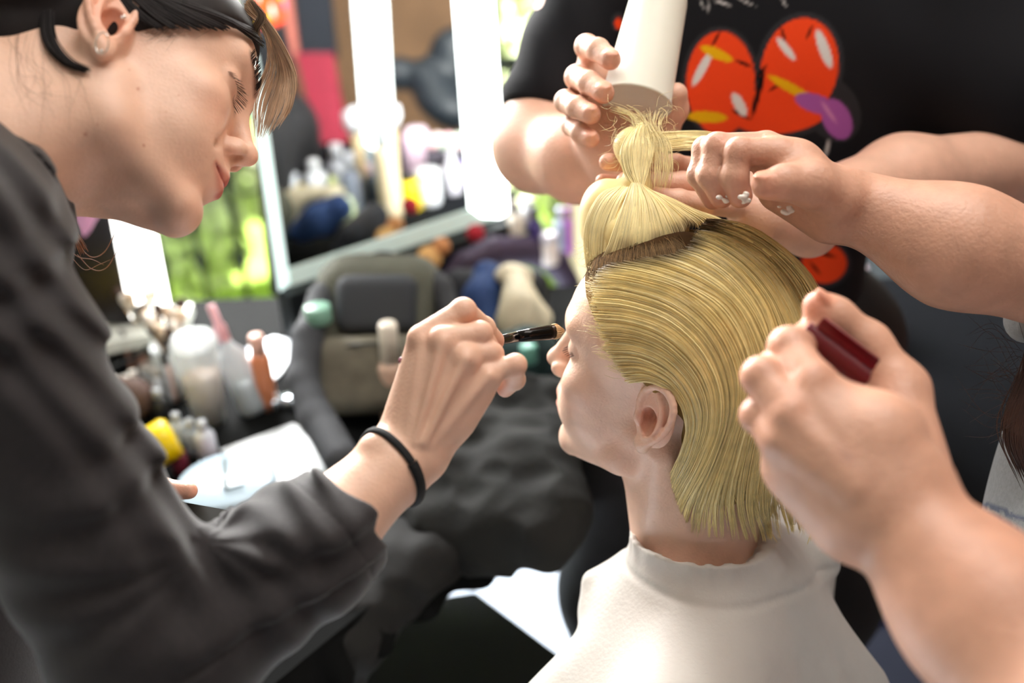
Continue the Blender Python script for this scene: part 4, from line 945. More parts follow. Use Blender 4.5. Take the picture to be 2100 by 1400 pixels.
for i in range(22):
    x = -1.85 + i * .135; mobj('baluster', *lathe([(.012, .06), (.012, .30), (.024, .34), (.012, .38), (.012, .93)], (x, YB + .45, 0), n=8), M_IRON, rl)
v, f = tubes(np.array([[[x0 + .05 * math.cos(a), YB + .45, .62 + .05 * math.sin(a)] for a in np.linspace(0, 6.28, 20)] for x0 in -1.85 + .0675 + np.arange(21) * .135]), .007, 5, taper=(1, 1)); mobj('scrolls', v, f, M_IRON, rl)['kind'] = 'stuff'

# ================================================================ lighted mirrors
B0 = G(602, 694, TZ)
def solve_mirror():
    best = None
    for a in np.linspace(.1, 1.4, 400):
        n = np.array([math.sin(a), -math.cos(a), 0]); p = PL(575, 590, B0, n); q = PL(1034, 443, B0, n); e = abs(p[2] - q[2])
        if best is None or e < best[0]: best = (e, a, n, p, q)
    return best
_, MA, MN, MP0, MP1 = solve_mirror(); ME = np.array([math.cos(MA), math.sin(MA), 0]); print('mirror', math.degrees(MA), MP0, MP1, B0)
mp = lambda x, y, off=0: PL(x, y, B0, MN) + MN * off
mir = empty('lighted_mirror', (MP0 + MP1) / 2 * [1, 1, 0] + [0, 0, TZ], 'large make-up mirror with a bright light strip behind the backpack', 'mirror')
M_BLK = mat('black_frame', '14181a', .4); M_MIR = mat('mirror_silver', 'f3f6f4', .02, metal=1, var=0)
def emat(name, col, s):
    m = mat(name, col, .4, emis=s); return m
M_LED = emat('led_white', 'fbffff', 9.0); M_LED2 = emat('led_dim', 'e3fbf8', .9); M_EDGE_GLOW = emat('unlit_edge_glow', 'c9ddd6', .28)
pr = lambda pts, off, t, m, nm, par=mir: mobj(nm, *poly_prism([mp(x, y, off) for x, y in pts], MN, t), m, par, smooth=False)
pr([(505, 0), (515, -300), (1012, -300), (1044, 450), (572, 612)], -.004, .03, M_BLK, 'frame')
pr([(545, 270), (500, -250), (960, -250), (992, 436), (590, 560)], .0005, .004, M_MIR, 'glass')
pr([(498, 100), (527, 112), (592, 582), (572, 596)], .004, .004, M_LED2, 'light_strip')
pr([(590, 552), (978, 424), (1036, 440), (592, 586)], .004, .004, M_EDGE_GLOW, 'lower_edge')  # frosted edge is unlit; a faint glow is added to keep it pale
pr([(912, -280), (990, -280), (1020, 200), (1038, 432), (1022, 444), (985, 442), (966, 428)], .006, .006, M_LED, 'light_strip')
bs = join(poly_prism([MP0 + np.array([0, 0, -.005]), MP1 + np.array([0, 0, -.005]), np.r_[MP1[:2], TZ], np.r_[MP0[:2], TZ]], MN, .05)); mobj('base', bs[0] + MN * .03, bs[1], M_BLK, mir, smooth=False)

# second mirror, half hidden by the make-up artist
N2 = np.array([.30, -.95, 0]); N2 /= np.linalg.norm(N2); Q0 = G(300, 655, TZ + .09)
m2p = lambda x, y, off=0: PL(x, y, Q0, N2) + N2 * off
mir2 = empty('lighted_mirror', Q0 * [1, 1, 0] + [0, 0, TZ], 'make-up mirror with white light strip under the artist’s chin', 'mirror')
pr2 = lambda pts, off, t, m, nm: mobj(nm, *poly_prism([m2p(x, y, off) for x, y in pts], N2, t), m, mir2, smooth=False)
pr2([(60, 100), (180, 90), (358, 660), (262, 668), (60, 660)], -.004, .025, mat('dark_reflection_panel', '1b181c', .25), 'frame')  # dark panel in place of glass, coloured like its dark reflection
pr2([(180, 200), (268, 200), (354, 655), (268, 650)], .003, .005, emat('led_white_left', 'fffffa', 7.0), 'light_strip')
v, f = poly_prism([Q0 + [-.09, .02, -.005], Q0 + [.06, .07, -.005], Q0 + [.07, -.03, -.005], Q0 + [-.06, -.08, -.005]], [0, 0, 1], .02); mobj('tray', v, f, cm('dfe3da', .35), mir2, smooth=False)
v, f = poly_prism([Q0 + [-.08, .01, -.02], Q0 + [.05, .06, -.02], Q0 + [.06, .03, -.02], Q0 + [-.05, -.05, -.02]], [0, 0, 1], .07); mobj('base', v, f, M_BLK, mir2, smooth=False)
S = Sculpt(); 
for a, b, r1, r2 in (((160, 330, 1.50), (178, 400, 1.50), .030, .026), ((178, 400, 1.50), (172, 480, 1.5), .026, .006), ((205, 350, 1.5), (200, 420, 1.5), .02, .01)): S.cap(C(*a), C(*b), r1, r2, .02)
S.disp.append(lambda p: np.sin(p[:, 0] * 260) * .0015); tag(S.build('pink_reflection', .004, cm('e2a6cf', .85)), 'pink cloth shape standing in for a reflection in the left mirror', 'cloth')  # solid shape added for the pink reflection in this mirror

# ================================================================ dressing table
tp = [G(-260, 640, TZ), G(1190, 585, TZ), G(1150, 950, TZ), G(820, 1190, TZ), G(540, 1420, TZ), G(-260, 1700, TZ)]
tb = empty('dressing_table', (tp[0] + tp[2]) / 2 * [1, 1, 0], 'long dressing table covered with a black cloth', 'table')
M_CLOTH = mat('black_cloth', '0f1010', .9, spec=.1, var=.2, vscale=6, bump=.4, bscale=60)
mobj('table_top', *poly_prism(tp, [0, 0, 1], .03), M_CLOTH, tb, smooth=False)
dr_ = []; df = []; edge = catmull(tp[1:5], 90)
for i, p in enumerate(edge):
    for j in range(8): w = j / 7; dr_.append(p + np.array([.5, -.8, 0]) * (.012 * math.sin(i * .7) * w + .02 * w) + np.array([0, 0, -.004 - .055 * w]))
for i in range(89):
    for j in range(7): df.append((i * 8 + j, i * 8 + j + 1, i * 8 + 9 + j, i * 8 + 8 + j))
mobj('cloth_skirt', dr_, df, M_CLOTH, tb)
for q in (tp[0] + [.15, -.05, 0], tp[1] + [-.02, .02, 0], tp[3] + [-.25, .05, 0], tp[5] + [.2, .1, 0]): mobj('leg', *box(q * [1, 1, 0] + [0, 0, TZ / 2 - .02], [.04, .04, TZ - .06]), M_BLK, tb, smooth=False)

def at(px, py, z=TZ): p = G(px, py, z); return p, np.linalg.norm((p - CAM_POS) @ CR[:, 2]) / FPX    # base point, metres per pixel
def flat(name, pix, th, m, label, cat, z=TZ, group=None):
    o = mobj(name, *poly_prism([G(x, y, z + th) for x, y in pix], [0, 0, 1], th), m, smooth=False); return tag(o, label, cat, group)
def bottle(name, p, h, r, body, cap, label, cat='bottle', shape='bottle', group=None, capfrac=.25, tilt=None, n=20, bm=None):
    o = empty(name, p, label, cat, group); Rz = np.eye(3) if tilt is None else frame_from(tilt)
    hb = h * (1 - capfrac)
    pf = {'bottle': [(0, 0), (r * .92, 0), (r, h * .02), (r, hb * .78), (r * .8, hb * .90), (r * .42, hb * .97), (r * .40, hb)],
          'jar': [(0, 0), (r * .9, 0), (r, h * .04), (r, hb * .95), (r * .9, hb)],
          'cone': [(0, 0), (r, 0), (r * .98, h * .03), (r * .35, hb)],
          'tube': [(0, 0), (r * .9, 0), (r * .95, h * .1), (r, hb * .9), (r * .8, hb)]}[shape]
    pf = [pf[0]] + [x for x in pf[1:]] + [(0, hb)]
    mobj('body', *lathe(pf, p, Rz, n), bm or cm(body, .35), o)
    if cap:
        rc = {'bottle': r * .48, 'jar': r * 1.02, 'cone': r * .36, 'tube': r * .75}[shape]
        mobj('cap', *lathe([(0, hb * .985), (rc, hb * .985), (rc, h * .97), (rc * .85, h), (0, h)], p, Rz, n), cm(cap, .3), o)
    return o

# --- things on the left half of the table
p, s = at(432, 862); cu = empty('drink_cup', p, 'clear plastic cup of milky iced coffee', 'cup')
mobj('cup_body', *lathe([(0, 0), (32 * s, 0), (46 * s, .135), (44.8 * s, .135), (31 * s, .003), (0, .003)], p, n=28), mat('clear_plastic', 'eef4f4', .08, alpha=.35, spec=.8), cu)
mobj('coffee', *lathe([(0, .004), (30.5 * s, .004), (39 * s, .080), (0, .080)], p, n=28), cm('a98d78', .4), cu)
mobj('lid', *lathe([(47 * s, .133), (47 * s, .139), (40 * s, .150), (0, .152)], p, n=28), mat('lid_plastic', 'f3f8fa', .1, alpha=.55), cu)
p, s = at(522, 842); bo = empty('spray_bottle', p, 'clear spray bottle with dark label and orange-pink pump, tilted', 'bottle'); T_ = frame_from([-.22, .1, .97])
mobj('body', *lathe([(0, 0), (28 * s, 0), (30 * s, .01), (29 * s, .10), (13 * s, .118), (11 * s, .125), (0, .125)], p, T_, 22), mat('clear_bottle', 'e4edf2', .08, alpha=.5), bo)
mobj('liquid', *lathe([(0, .003), (27 * s, .003), (27 * s, .05), (0, .05)], p, T_, 20), cm('33424a', .3), bo)
mobj('pump', *lathe([(11 * s, .122), (12 * s, .15), (8 * s, .155), (8 * s, .185), (0, .186)], p, T_, 16), cm('e0a7ad', .35), bo)
bottle('lotion_bottle', at(552, 835)[0], .13, .016, 'd9875f', 'e8b7a6', 'slim orange lotion bottle beside the clear spray bottle', shape='tube')
p = G(232, 965, TZ + .03); yt = empty('hairspray_can', p, 'thick yellow canister lying on its side beside the grey sleeve', 'can'); T_ = frame_from(np.array([.72, .35, .25]))
mobj('body', *lathe([(0, -.05), (.030, -.05), (.032, -.045), (.032, .055), (.030, .062)], p, T_, 30), mat('yellow_paint', 'e8c800', .35, var=.06), yt)
mobj('cap', *lathe([(.0300, .060), (.0310, .064), (.0310, .088), (.027, .094), (0, .094)], p, T_, 30), cm('f0cf00', .3), yt)
flat('paper_sheets', [(450, 922), (600, 868), (628, 880), (668, 962), (600, 1004), (545, 985), (520, 965)], .008, mat('paper_white', 'd6dbde', .5, var=.02), 'white sheets of paper lying in the middle of the table', 'paper')
flat('notebook', [(560, 985), (600, 1004), (655, 985), (660, 1000), (605, 1024), (555, 1002)], .007, cm('6a4a3c', .5), 'brown notebook edge under the white sheets', 'notebook')
flat('paper_sheets', [(508, 712), (560, 690), (612, 700), (578, 760), (545, 792), (515, 760)], .004, mat('paper_gloss', 'eaf3fb', .2, var=.02), 'glossy white sheets at the foot of the big mirror', 'paper', z=TZ + .0)
for (x, y, r, lb) in ((562, 832, .017, 'round silver compact, left of a pair near the backpack strap'), (598, 830, .015, 'round silver compact, right of a pair near the backpack strap')):
    p, s = at(x, y); o = mobj('powder_compact', *lathe([(0, 0), (r, 0), (r, .012), (r * .9, .016), (0, .017)], p, n=22), mat('chrome_lid', 'dfe8f2', .12, metal=.8)); tag(o, lb, 'compact', 'silver compacts')
S = Sculpt(); q = w2c(G(262, 862, TZ)); S.ell(q + UPC * .035, [.048, .036, .034], None, .01); S.ell(q + UPC * .05 + [.02, 0, 0], [.03, .025, .03], None, .015); S.disp.append(lambda p: vnoise(p, 90, 4) * .004)
tag(S.build('pouch', .003, cm('5f4a42', .7, bump=.4)), 'soft brown pouch lying behind the yellow canister', 'pouch')
flat('sachet', [(408, 962), (440, 935), (482, 944), (462, 972), (430, 985)], .012, cm('a8203c', .35), 'small crimson sachet beside the white sheets', 'sachet')
flat('wipes_packet', [(652, 992), (690, 935), (738, 928), (742, 960), (690, 1012)], .03, cm('3fb3c4', .35), 'turquoise wipes packet beside the wrist', 'packet')
flat('notebook', [(468, 1085), (540, 1050), (575, 1052), (560, 1100), (480, 1122)], .02, cm('9a9aa3', .6), 'closed grey notebook under the bent elbow', 'notebook')
flat('tissue_packet', [(560, 1010), (620, 1000), (640, 1030), (600, 1070), (562, 1060)], .02, cm('d8dde4', .6), 'pale tissue packet beside the round tin', 'packet')
p = G(478, 1046, TZ); tn = empty('round_tin', p, 'large round black tin with a pale shiny lid', 'tin')
mobj('body', *lathe([(0, 0), (.062, 0), (.063, .003), (.063, .040), (0, .041)], p, n=48), cm('0b0c0e', .3), tn)
mobj('lid', *lathe([(.0645, .038), (.0655, .040), (.0655, .050), (.063, .053), (0, .0535)], p, n=48), mat('lid_pale', 'b4c8d6', .18), tn)
v, f = tube1([p + [-.01, .04, .058], p + [0, .0, .057], p + [.008, -.03, .058], p + [.03, -.025, .058]], .003, 16, 6); tag(mobj('hair_clip', v, f, cm('30443f', .4)), 'thin bent clip lying on the round tin', 'clip')
for i, (x, y, r, col, lb) in enumerate(((372, 905, .013, 'c9d3da', 'glass nail bottle with silver cap, left of three'), (402, 925, .012, 'a9b6c8', 'glass nail bottle with silver cap, middle of three'), (428, 935, .015, 'dde3ee', 'stout glass bottle right of the other two'), (372, 965, .012, '7a3040', 'small dark red bottle beside the canister'), (335, 860, .014, '2a2b2c', 'small black pot behind the canister'))):
    bottle('glass_bottle', at(x, y)[0], .05 + .006 * (i % 3), r, col, 'cfd6dc', lb, 'bottle', 'bottle')
HN = {'2b2624': 'black', 'b9946a': 'wooden', '6b5a4a': 'brown', '1f1c1b': 'black', 'c9a57a': 'wooden', 'd6d2c8': 'white', '3a3430': 'dark', '8f6f50': 'brown', 'cfc8ba': 'cream'}
WH = lambda a: 'leaning ' + ('right', 'back right', 'back', 'back left', 'left', 'front left', 'forward', 'front right')[int(a / .7854) % 8]
# brush pots and cables at the back left
for i, (x, y, col, lb, bc) in enumerate(((372, 800, 'c8d0d0', 'clear pot crowded with brushes, beside the iced coffee', ('2b2624', 'b9946a', '6b5a4a')), (318, 745, '8f8a78', 'grey pot of brushes under the left light strip', ('1f1c1b', 'c9a57a', 'd6d2c8')), (238, 735, '57544c', 'dark brush pot against the grey sleeve', ('3a3430', '8f6f50', 'cfc8ba')))):
    p, s = at(x, y); o = empty('brush_pot', p, lb, 'pot'); mobj('pot', *lathe([(0, 0), (.030, 0), (.034, .085), (.032, .085), (.028, .004), (0, .004)], p, n=24), cm(col, .3), o)
    for k in range(13):
        a = k * 2 * math.pi / 13; d = np.array([math.cos(a) * .28, math.sin(a) * .28, 1]); d /= np.linalg.norm(d); L = rng.uniform(.12, .16); b_ = p + np.array([math.cos(a + 2.5) * .012, math.sin(a + 2.5) * .012, .006])
        bo_ = empty('makeup_brush', b_, HN[bc[k % 3]] + '-handled brush in the ' + ('clear pot by the iced coffee', 'grey pot below the left strip', 'dark pot by the grey sleeve')[i] + ', ' + WH(a), 'brush', 'make-up brushes in pot ' + ('one', 'two', 'three')[i])
        mobj('handle', *lathe([(.002, 0), (.0035, L * .5), (.0045, L * .8), (.0045, L * .82), (0, L * .82)], b_, frame_from(d), 8), cm(bc[k % 3], .3), bo_)
        mobj('bristles', *lathe([(.0045, L * .81), (.009, L * .92), (.007, L * .98), (0, L)], b_, frame_from(d), 10), cm(('d8c2a8', '3a2a22', 'eee6da')[k % 3], .8), bo_)
for pts, lb in (([(150, 640), (240, 655), (300, 690), (345, 720), (380, 735)], 'black cable looping past the left brush pots'), ([(190, 770), (270, 735), (330, 702), (375, 690), (420, 700)], 'black cable in front of the left mirror tray')):
    v, f = tube1([G(x, y, TZ + .05) for x, y in pts], .004, 40, 8); tag(mobj('power_cable', v, f, M_BLK), lb, 'cable')
for i in range(26):                            # small clutter between
    x, y = rng.uniform(210, 400), rng.uniform(690, 840); p, s = at(x, y); col = ['c9b8a0', '8a8f86', 'd9dde0', '4a3b36', 'b98d7a', '2b2d2e', 'a9b7b5'][i % 7]
    nm = ['round lipstick', 'small pencil stub', 'tiny cosmetic jar'][i % 3]
    bottle(['lipstick', 'cosmetic_pencil', 'cosmetic_jar'][i % 3], p, [.06, .09, .03][i % 3], [.009, .004, .016][i % 3], col, ['cfcac0', '2a2a2a', 'e8e4dc'][i % 3], ['beige', 'olive-grey', 'white', 'dark brown', 'tan', 'black', 'sage'][i % 7] + ' ' + ['lipstick tube', 'cosmetic pencil', 'cosmetic jar'][i % 3] + ' in the clutter ' + ('behind' if y < 765 else 'left of') + ' the iced coffee, ' + ('near its pot' if x > 305 else 'by the sleeve') + (', smaller' if i > 13 and i % 3 == 0 else ''), ['lipstick', 'pencil', 'jar'][i % 3], ['tube', 'tube', 'jar'][i % 3], group=['lipsticks', 'cosmetic pencils', 'little jars'][i % 3] + ' in the clutter', n=12)
# palette held in her far hand
pq = [C(335, 1022, .86), C(470, 1046, .84), C(468, 1110, .82), C(420, 1180, .80), C(330, 1130, .82)]
nn = np.cross(pq[1] - pq[0], pq[2] - pq[0]); nn /= np.linalg.norm(nn); v, f = poly_prism(pq, nn if nn[2] > 0 else -nn, .010)
pal = empty('makeup_palette', c2w(pq[2]), 'open black palette held under the far thumb', 'palette'); mobj('case', c2w(v), f, cm('17160f', .5), pal, smooth=False)
# lower left corner
bottle('cosmetic_jar', P(100, 1440, 1.02), .10, .028, 'e9e4e4', None, 'white plastic cup at the lower left corner', 'cup', 'tube', capfrac=.02)
S = Sculpt(); q = C(10, 1385, 1.05); S.ell(q, [.075, .030, .05], None, .01); S.disp.append(lambda p: np.sin(p[:, 0] * 500 + p[:, 1] * 700) * .0015 + vnoise(p, 80, 2) * .003); tag(S.build('mesh_bag', .003, cm('1f5a34', .8)), 'green mesh bag at the lower left corner', 'bag')
v, f = lathe([(.0, 0), (.045, 0), (.048, .004), (.045, .010), (.03, .012), (.028, .008), (0, .008)], P(28, 1335, 1.03), n=40); tag(mobj('jar_lid', v, f, cm('74787a', .3)), 'grey ring-shaped lid lying on the green bag', 'lid')
S = Sculpt(); S.cap(C(-20, 1270, 1.1), C(38, 1262, 1.1), .03, .02, .01); tag(S.build('cosmetic_pouch', .003, cm('8a6149', .7)), 'tan pouch at the left edge behind the grey top', 'pouch')

# --- backpack and bags in the middle
M_OLIVE = mat('backpack_olive', '5b5c50', .8, var=.15, vscale=20, bump=.5, bscale=250); M_DGREY = mat('webbing_grey', '3a3c40', .8, bump=.4, bscale=300)
bpk = empty('backpack', G(790, 880, TZ), 'olive and charcoal backpack standing in front of the mirror', 'backpack')
D0 = 1.52; Cq = lambda x, y, d=D0: C(x, y, d)
def part(nm, fn, m, par, res=.0035, rough=.003, seed=1, paint=False):
    S = Sculpt(); fn(S)
    if rough: S.disp.append(lambda p: vnoise(p, 45, seed) * rough + (np.abs(vnoise(p, 70, seed + 50)) * rough * .9 if rough > .005 else 0))
    return S.build(nm, res, m, par, paint)
def f_(S):
    S.box(Cq(775, 690, 1.60), [.095, .125, .06], None, .045, .02); S.cap(Cq(715, 590, 1.62), Cq(850, 590, 1.62), .045, .045, .03)
part('main_compartment', f_, M_OLIVE, bpk)
part('front_pocket', lambda S: S.box(Cq(755, 770, 1.52), [.085, .060, .030], None, .028, .01), mat('pocket_olive', '6f6a5c', .8, bump=.4, bscale=200, var=.2), bpk, seed=2)
part('top_pocket', lambda S: S.box(Cq(775, 625, 1.545), [.062, .045, .03], None, .02, .01), mat('pocket_charcoal', '393c40', .8, bump=.4), bpk, seed=3)
def f_(S):
    S.chain([Cq(*x) for x in ((700, 560, 1.60), (660, 610, 1.56), (632, 690, 1.5), (620, 780, 1.46), (650, 860, 1.42), (700, 940, 1.36))], [.020, .022, .022, .022, .024, .026], .01)
part('shoulder_strap', f_, M_DGREY, bpk, seed=4)
part('shoulder_strap', lambda S: S.chain([Cq(*x) for x in ((850, 545, 1.62), (905, 590, 1.58), (930, 660, 1.56), (925, 740, 1.55))], [.018, .020, .020, .016], .01), M_DGREY, bpk, seed=5)
v, f = tube1([c2w(Cq(*x)) for x in ((745, 560, 1.6), (770, 525, 1.6), (815, 528, 1.6), (835, 565, 1.6))], .007, 20, 8); mobj('grab_handle', v, f, M_DGREY, bpk)
v, f = tube1([c2w(Cq(*x)) for x in ((690, 715, 1.50), (755, 705, 1.485), (825, 715, 1.50))], .003, 20, 6); mobj('zip', v, f, cm('15161a', .4), bpk)
part('side_pad', lambda S: S.ell(Cq(700, 610, 1.57), [.03, .05, .03], None, .01), M_DGREY, bpk, seed=6)
p = G(806, 865, TZ); bottle('foundation_bottle', p, .17, .019, 'd9b7a0', 'efe5d4', 'cream foundation tube standing behind the hand', 'bottle', 'tube', capfrac=.38, tilt=[.06, 0, 1])
hb = empty('travel_bag', G(1010, 790, TZ), 'dark purple travel bag with a padded arched top', 'bag'); M_PUR = mat('bag_purple', '3d3044', .7, var=.15, bump=.4, bscale=150)
part('arched_top', lambda S: S.chain([w2c(mp(x, y, .05)) for x, y in ((885, 570), (920, 528), (980, 503), (1050, 500), (1110, 525), (1150, 590))], [.020, .025, .028, .028, .026, .022], .01), M_PUR, hb, seed=7)
part('bag_body', lambda S: S.box(Cq(1015, 620, 1.78), [.10, .06, .03], None, .035, .02), cm('16181f', .7), hb, seed=8)
tag(part('scarf', lambda S: (S.chain([Cq(*x) for x in ((1000, 565, 1.72), (985, 620, 1.69), (1000, 680, 1.66))], [.030, .034, .028], .02)), mat('cloth_blue', '27406f', .8, bump=.4), None, rough=.006, seed=9), 'crumpled blue scarf tucked beside the cream paper bag', 'scarf')
tag(part('paper_bag', lambda S: (S.cap(Cq(1060, 580, 1.67), Cq(1075, 645, 1.62), .026, .048, .02), S.ell(Cq(1055, 562, 1.68), [.03, .02, .02], None, .01)), mat('paper_cream', 'cfc4a8', .7, bump=.8, bscale=60, var=.15), None, rough=.012, seed=10), 'crumpled cream paper bag in front of the purple bag', 'paper bag')
tag(part('jumper', lambda S: (S.ell(Cq(1060, 740, 1.52), [.07, .05, .05], None, .02), S.ell(Cq(980, 720, 1.60), [.05, .04, .05], None, .02)), mat('cloth_pine', '223a3a', .8, var=.3, vscale=15), None, rough=.008, seed=11), 'dark green jumper heaped behind the seated woman’s chin', 'jumper')
for x, y, r, c, lb in ((1085, 742, .013, '6fb3a4', 'small teal pot lying on the dark heap'), (1078, 868, .016, '9c8a5c', 'brass-coloured jar half buried in the black jackets'), (1012, 878, .014, 'a98d84', 'small pinkish jar in front of the black jackets'), (900, 1050, .012, 'a9a2a0', 'little grey jar on the table edge below the wrist'), (655, 660, .02, '7aa692', 'pale green jar between mirror and backpack')):
    p_ = P(x, y, 1.42 if y > 700 and y < 1000 else 1.5); bottle('cosmetic_jar', p_, .028, r, c, None, lb, 'jar', 'jar', capfrac=.05, n=16)
M_JK = mat('jacket_black', '0e0f0c', .85, var=.4, vscale=14, bump=.5, bscale=120)
def f_(S):
    for a, b, r1, r2 in (((930, 800, 1.45), (1120, 850, 1.42), .05, .06), ((880, 900, 1.38), (1110, 930, 1.34), .055, .06), ((800, 1020, 1.34), (1100, 980, 1.28), .05, .06), ((900, 1080, 1.28), (1120, 1060, 1.24), .05, .06), ((960, 1130, 1.26), (1110, 1110, 1.22), .035, .04)): S.cap(C(*a), C(*b), r1, r2, .03)
tag(part('jacket', f_, M_JK, None, res=.0045, rough=.009, seed=12), 'black and olive jackets heaped over the table corner', 'jacket')
def f_(S):
    S.cap(C(600, 1200, 1.30), C(890, 1108, 1.28), .065, .048, .04); S.cap(C(580, 1330, 1.24), C(835, 1178, 1.24), .085, .042, .05); S.cap(C(560, 1440, 1.2), C(700, 1320, 1.2), .10, .05, .05)
tag(part('coat', f_, mat('coat_black', '0c0c0b', .8, var=.3, vscale=10, bump=.4, bscale=120), None, res=.006, rough=.01, seed=13), 'long black coat hanging off the front of the table', 'coat')
st = empty('stool', G(1000, 1400, .42) * [1, 1, 0], 'low black stool on the pale floor below the coat', 'stool')
mobj('seat', *poly_prism([G(x, y, .46) for x, y in ((560, 1420), (840, 1235), (975, 1213), (1150, 1345), (1180, 1420), (1180, 1700), (560, 1700))], [0, 0, 1], .05), cm('151613', .6), st, smooth=False)
for x, y in ((700, 1440), (960, 1260), (1120, 1420), (1000, 1650)): q = G(x, y, .42); mobj('leg', *lathe([(.018, 0), (.015, .42)], q * [1, 1, 0], n=12), M_BLK, st)

# --- right side, behind the arms
cb = empty('cabinet', (1.25, 2.0, 0), 'dark blue-grey cabinet behind the hairdresser’s arms', 'cabinet'); M_CAB = mat('cabinet_slate', '2a3038', .5, var=.1)
cw = P(1980, 610, 2.0); cx0 = P(1700, 640, 2.0)[0]
mobj('carcass', *BX(cx0, cx0 + 1.0, cw[1], cw[1] + .4, 0, cw[2] - .02), M_CAB, cb, smooth=False); mobj('top', *BX(cx0 - .01, cx0 + 1.0, cw[1] - .02, cw[1] + .42, cw[2] - .02, cw[2]), cm('30373c', .5), cb, smooth=False)
mobj('door', *BX(cx0 + .02, cx0 + .46, cw[1] - .015, cw[1], .06, cw[2] - .05), M_CAB, cb, smooth=False)
q = P(1805, 1215, 1.7); tag(mobj('holdall', *box(q, [.12, .10, .12], bev=.03), cm('16308c', .6)), 'bright blue bag on the floor behind the cape', 'bag')
q = P(1775, 1150, 1.75); tag(mobj('shoe_box', *box(q, [.16, .10, .06], bev=.006), cm('6c6f63', .7)), 'grey-green box lying behind the blue bag', 'box')
q = P(2080, 352, 1.9); tag(mobj('shelf_board', *box(q, [.30, .2, .02]), mat('glass_shelf', '9fd0c4', .2)), 'pale green glass shelf at the right edge', 'shelf')
v, f = poly_prism([G(1660, 1040, .012), G(2300, 1000, .012), G(2500, 1900, .012), G(1560, 1900, .012)], [0, 0, 1], .01); tag(mobj('floor_mat', v, f, cm('161b2b', .9, bump=.4), smooth=False), 'dark navy floor mat behind the cape', 'mat')
# --- seen directly between the mirror and the raised arm
gr = [(1060, 470, 'd8cfc0', '8a8078', 'bottle', 95, 18, 'beige bottle beside the mirror corner'), (1100, 478, '3b2f66', '20183a', 'bottle', 90, 16, 'deep purple bottle beside the mirror corner'), (1128, 500, 'e5d8cf', 'c8c2c8', 'jar', 60, 18, 'round cream jar in front of the purple bottle'), (1085, 430, 'c8cbd0', 'e8eaf0', 'bottle', 60, 18, 'silver-grey bottle under the raised elbow'), (1150, 470, 'a9b5cf', 'c3cbe0', 'bottle', 80, 14, 'pale blue bottle beside the lifted hair'), (1168, 480, 'b04fc0', '8d3aa0', 'tube', 90, 8, 'thin magenta tube beside the lifted hair'), (1046, 405, '2d3440', '11151a', 'bottle', 50, 12, 'small dark bottle against the light strip')]
for x, y, c1, c2, sh, h, w, lb in gr:
    d = 2.05; p_ = P(x, y + 40, d); p_[2] = max(p_[2], TZ); bottle('cosmetic_bottle', p_, h * d / FPX * 1.1, w * d / FPX, c1, c2, lb, 'bottle', sh)
for x, y, r, c, lb in ((880, 530, .03, 'd9a96a', 'round orange sponge under the mirror edge'), (862, 548, .025, 'c9b9a0', 'beige sponge under the mirror edge'), (905, 505, .022, 'c98a58', 'tan sponge furthest right under the mirror edge'), (975, 478, .022, 'a81a2c', 'red ball-shaped sponge under the mirror corner')):
    tag(mobj('makeup_sponge', *ball(P(x, y, 1.86), r * .8, 18), cm(c, .8)), lb, 'sponge', 'make-up sponges under the mirror')

# ================================================================ what the big mirror reflects
def refl(p): p = np.asarray(p, float); return p - 2 * ((p - B0) @ MN) * MN
def vb(px, pyb, z=TZ): v = G(px, pyb, z); return v, np.linalg.norm((v - CAM_POS) @ CR[:, 2]) / FPX
def rdir(d): d = np.asarray(d, float); return d - 2 * (d @ MN) * MN
RI = [(590, 338, 590, 19, 'c763bd', 'd9b53a', 'bottle', 238, 'magenta bottle with a yellow cap', .35), (628, 470, 0, 24, 'efd21a', '14181a', 'cone', 380, 'yellow cone bottle with a black tip', .2), (690, 482, 0, 16, 'b7d24a', 'd3dc8a', 'bottle', 385, 'lime green bottle', .25), (712, 500, 0, 20, 'c9d6a4', 'dbe4c0', 'tube', 425, 'pale green tube', .2),
      (600, 470, 0, 22, 'e3e6ee', 'f4f4f8', 'bottle', 345, 'white bottle at the left of the group', .25), (655, 470, 0, 24, 'eceef4', 'f4f4f8', 'bottle', 350, 'white bottle beside the yellow cone', .2), (730, 480, 0, 22, '8d94a6', 'd3d6e0', 'bottle', 335, 'silver-grey bottle', .25), (765, 470, 0, 13, '242c34', 'e3c3c8', 'bottle', 358, 'slim dark bottle with a pink cap', .22),
      (805, 490, 0, 24, 'e6d3b0', 'eaf0f6', 'tube', 275, 'tall beige tube with a white top', .25), (845, 472, 0, 22, 'f2d414', '1a1c1c', 'bottle', 378, 'yellow bottle with a black cap', .15), (882, 462, 0, 24, 'e8ebf2', 'f4f6fa', 'jar', 368, 'round white jar', .2), (930, 440, 0, 18, 'd5d2dd', 'e6e4ee', 'bottle', 335, 'pale lilac bottle', .2), (955, 420, 0, 14, '8f7ad0', 'd0c04a', 'bottle', 325, 'violet bottle with a yellow cap', .3),
      (860, 400, 0, 30, 'dfc0d2', 'e9d4e2', 'tube', 285, 'wide pale pink tube', .1), (910, 398, 0, 16, '6d7286', '8f94a6', 'tube', 300, 'slate blue tube', .15), (700, 440, 0, 26, 'b9bcc6', 'd9dbe2', 'bottle', 318, 'grey bottle at the back', .3), (755, 440, 0, 26, '5d6a74', 'a9bfc4', 'bottle', 300, 'dark teal bottle at the back', .2)]
us = [];
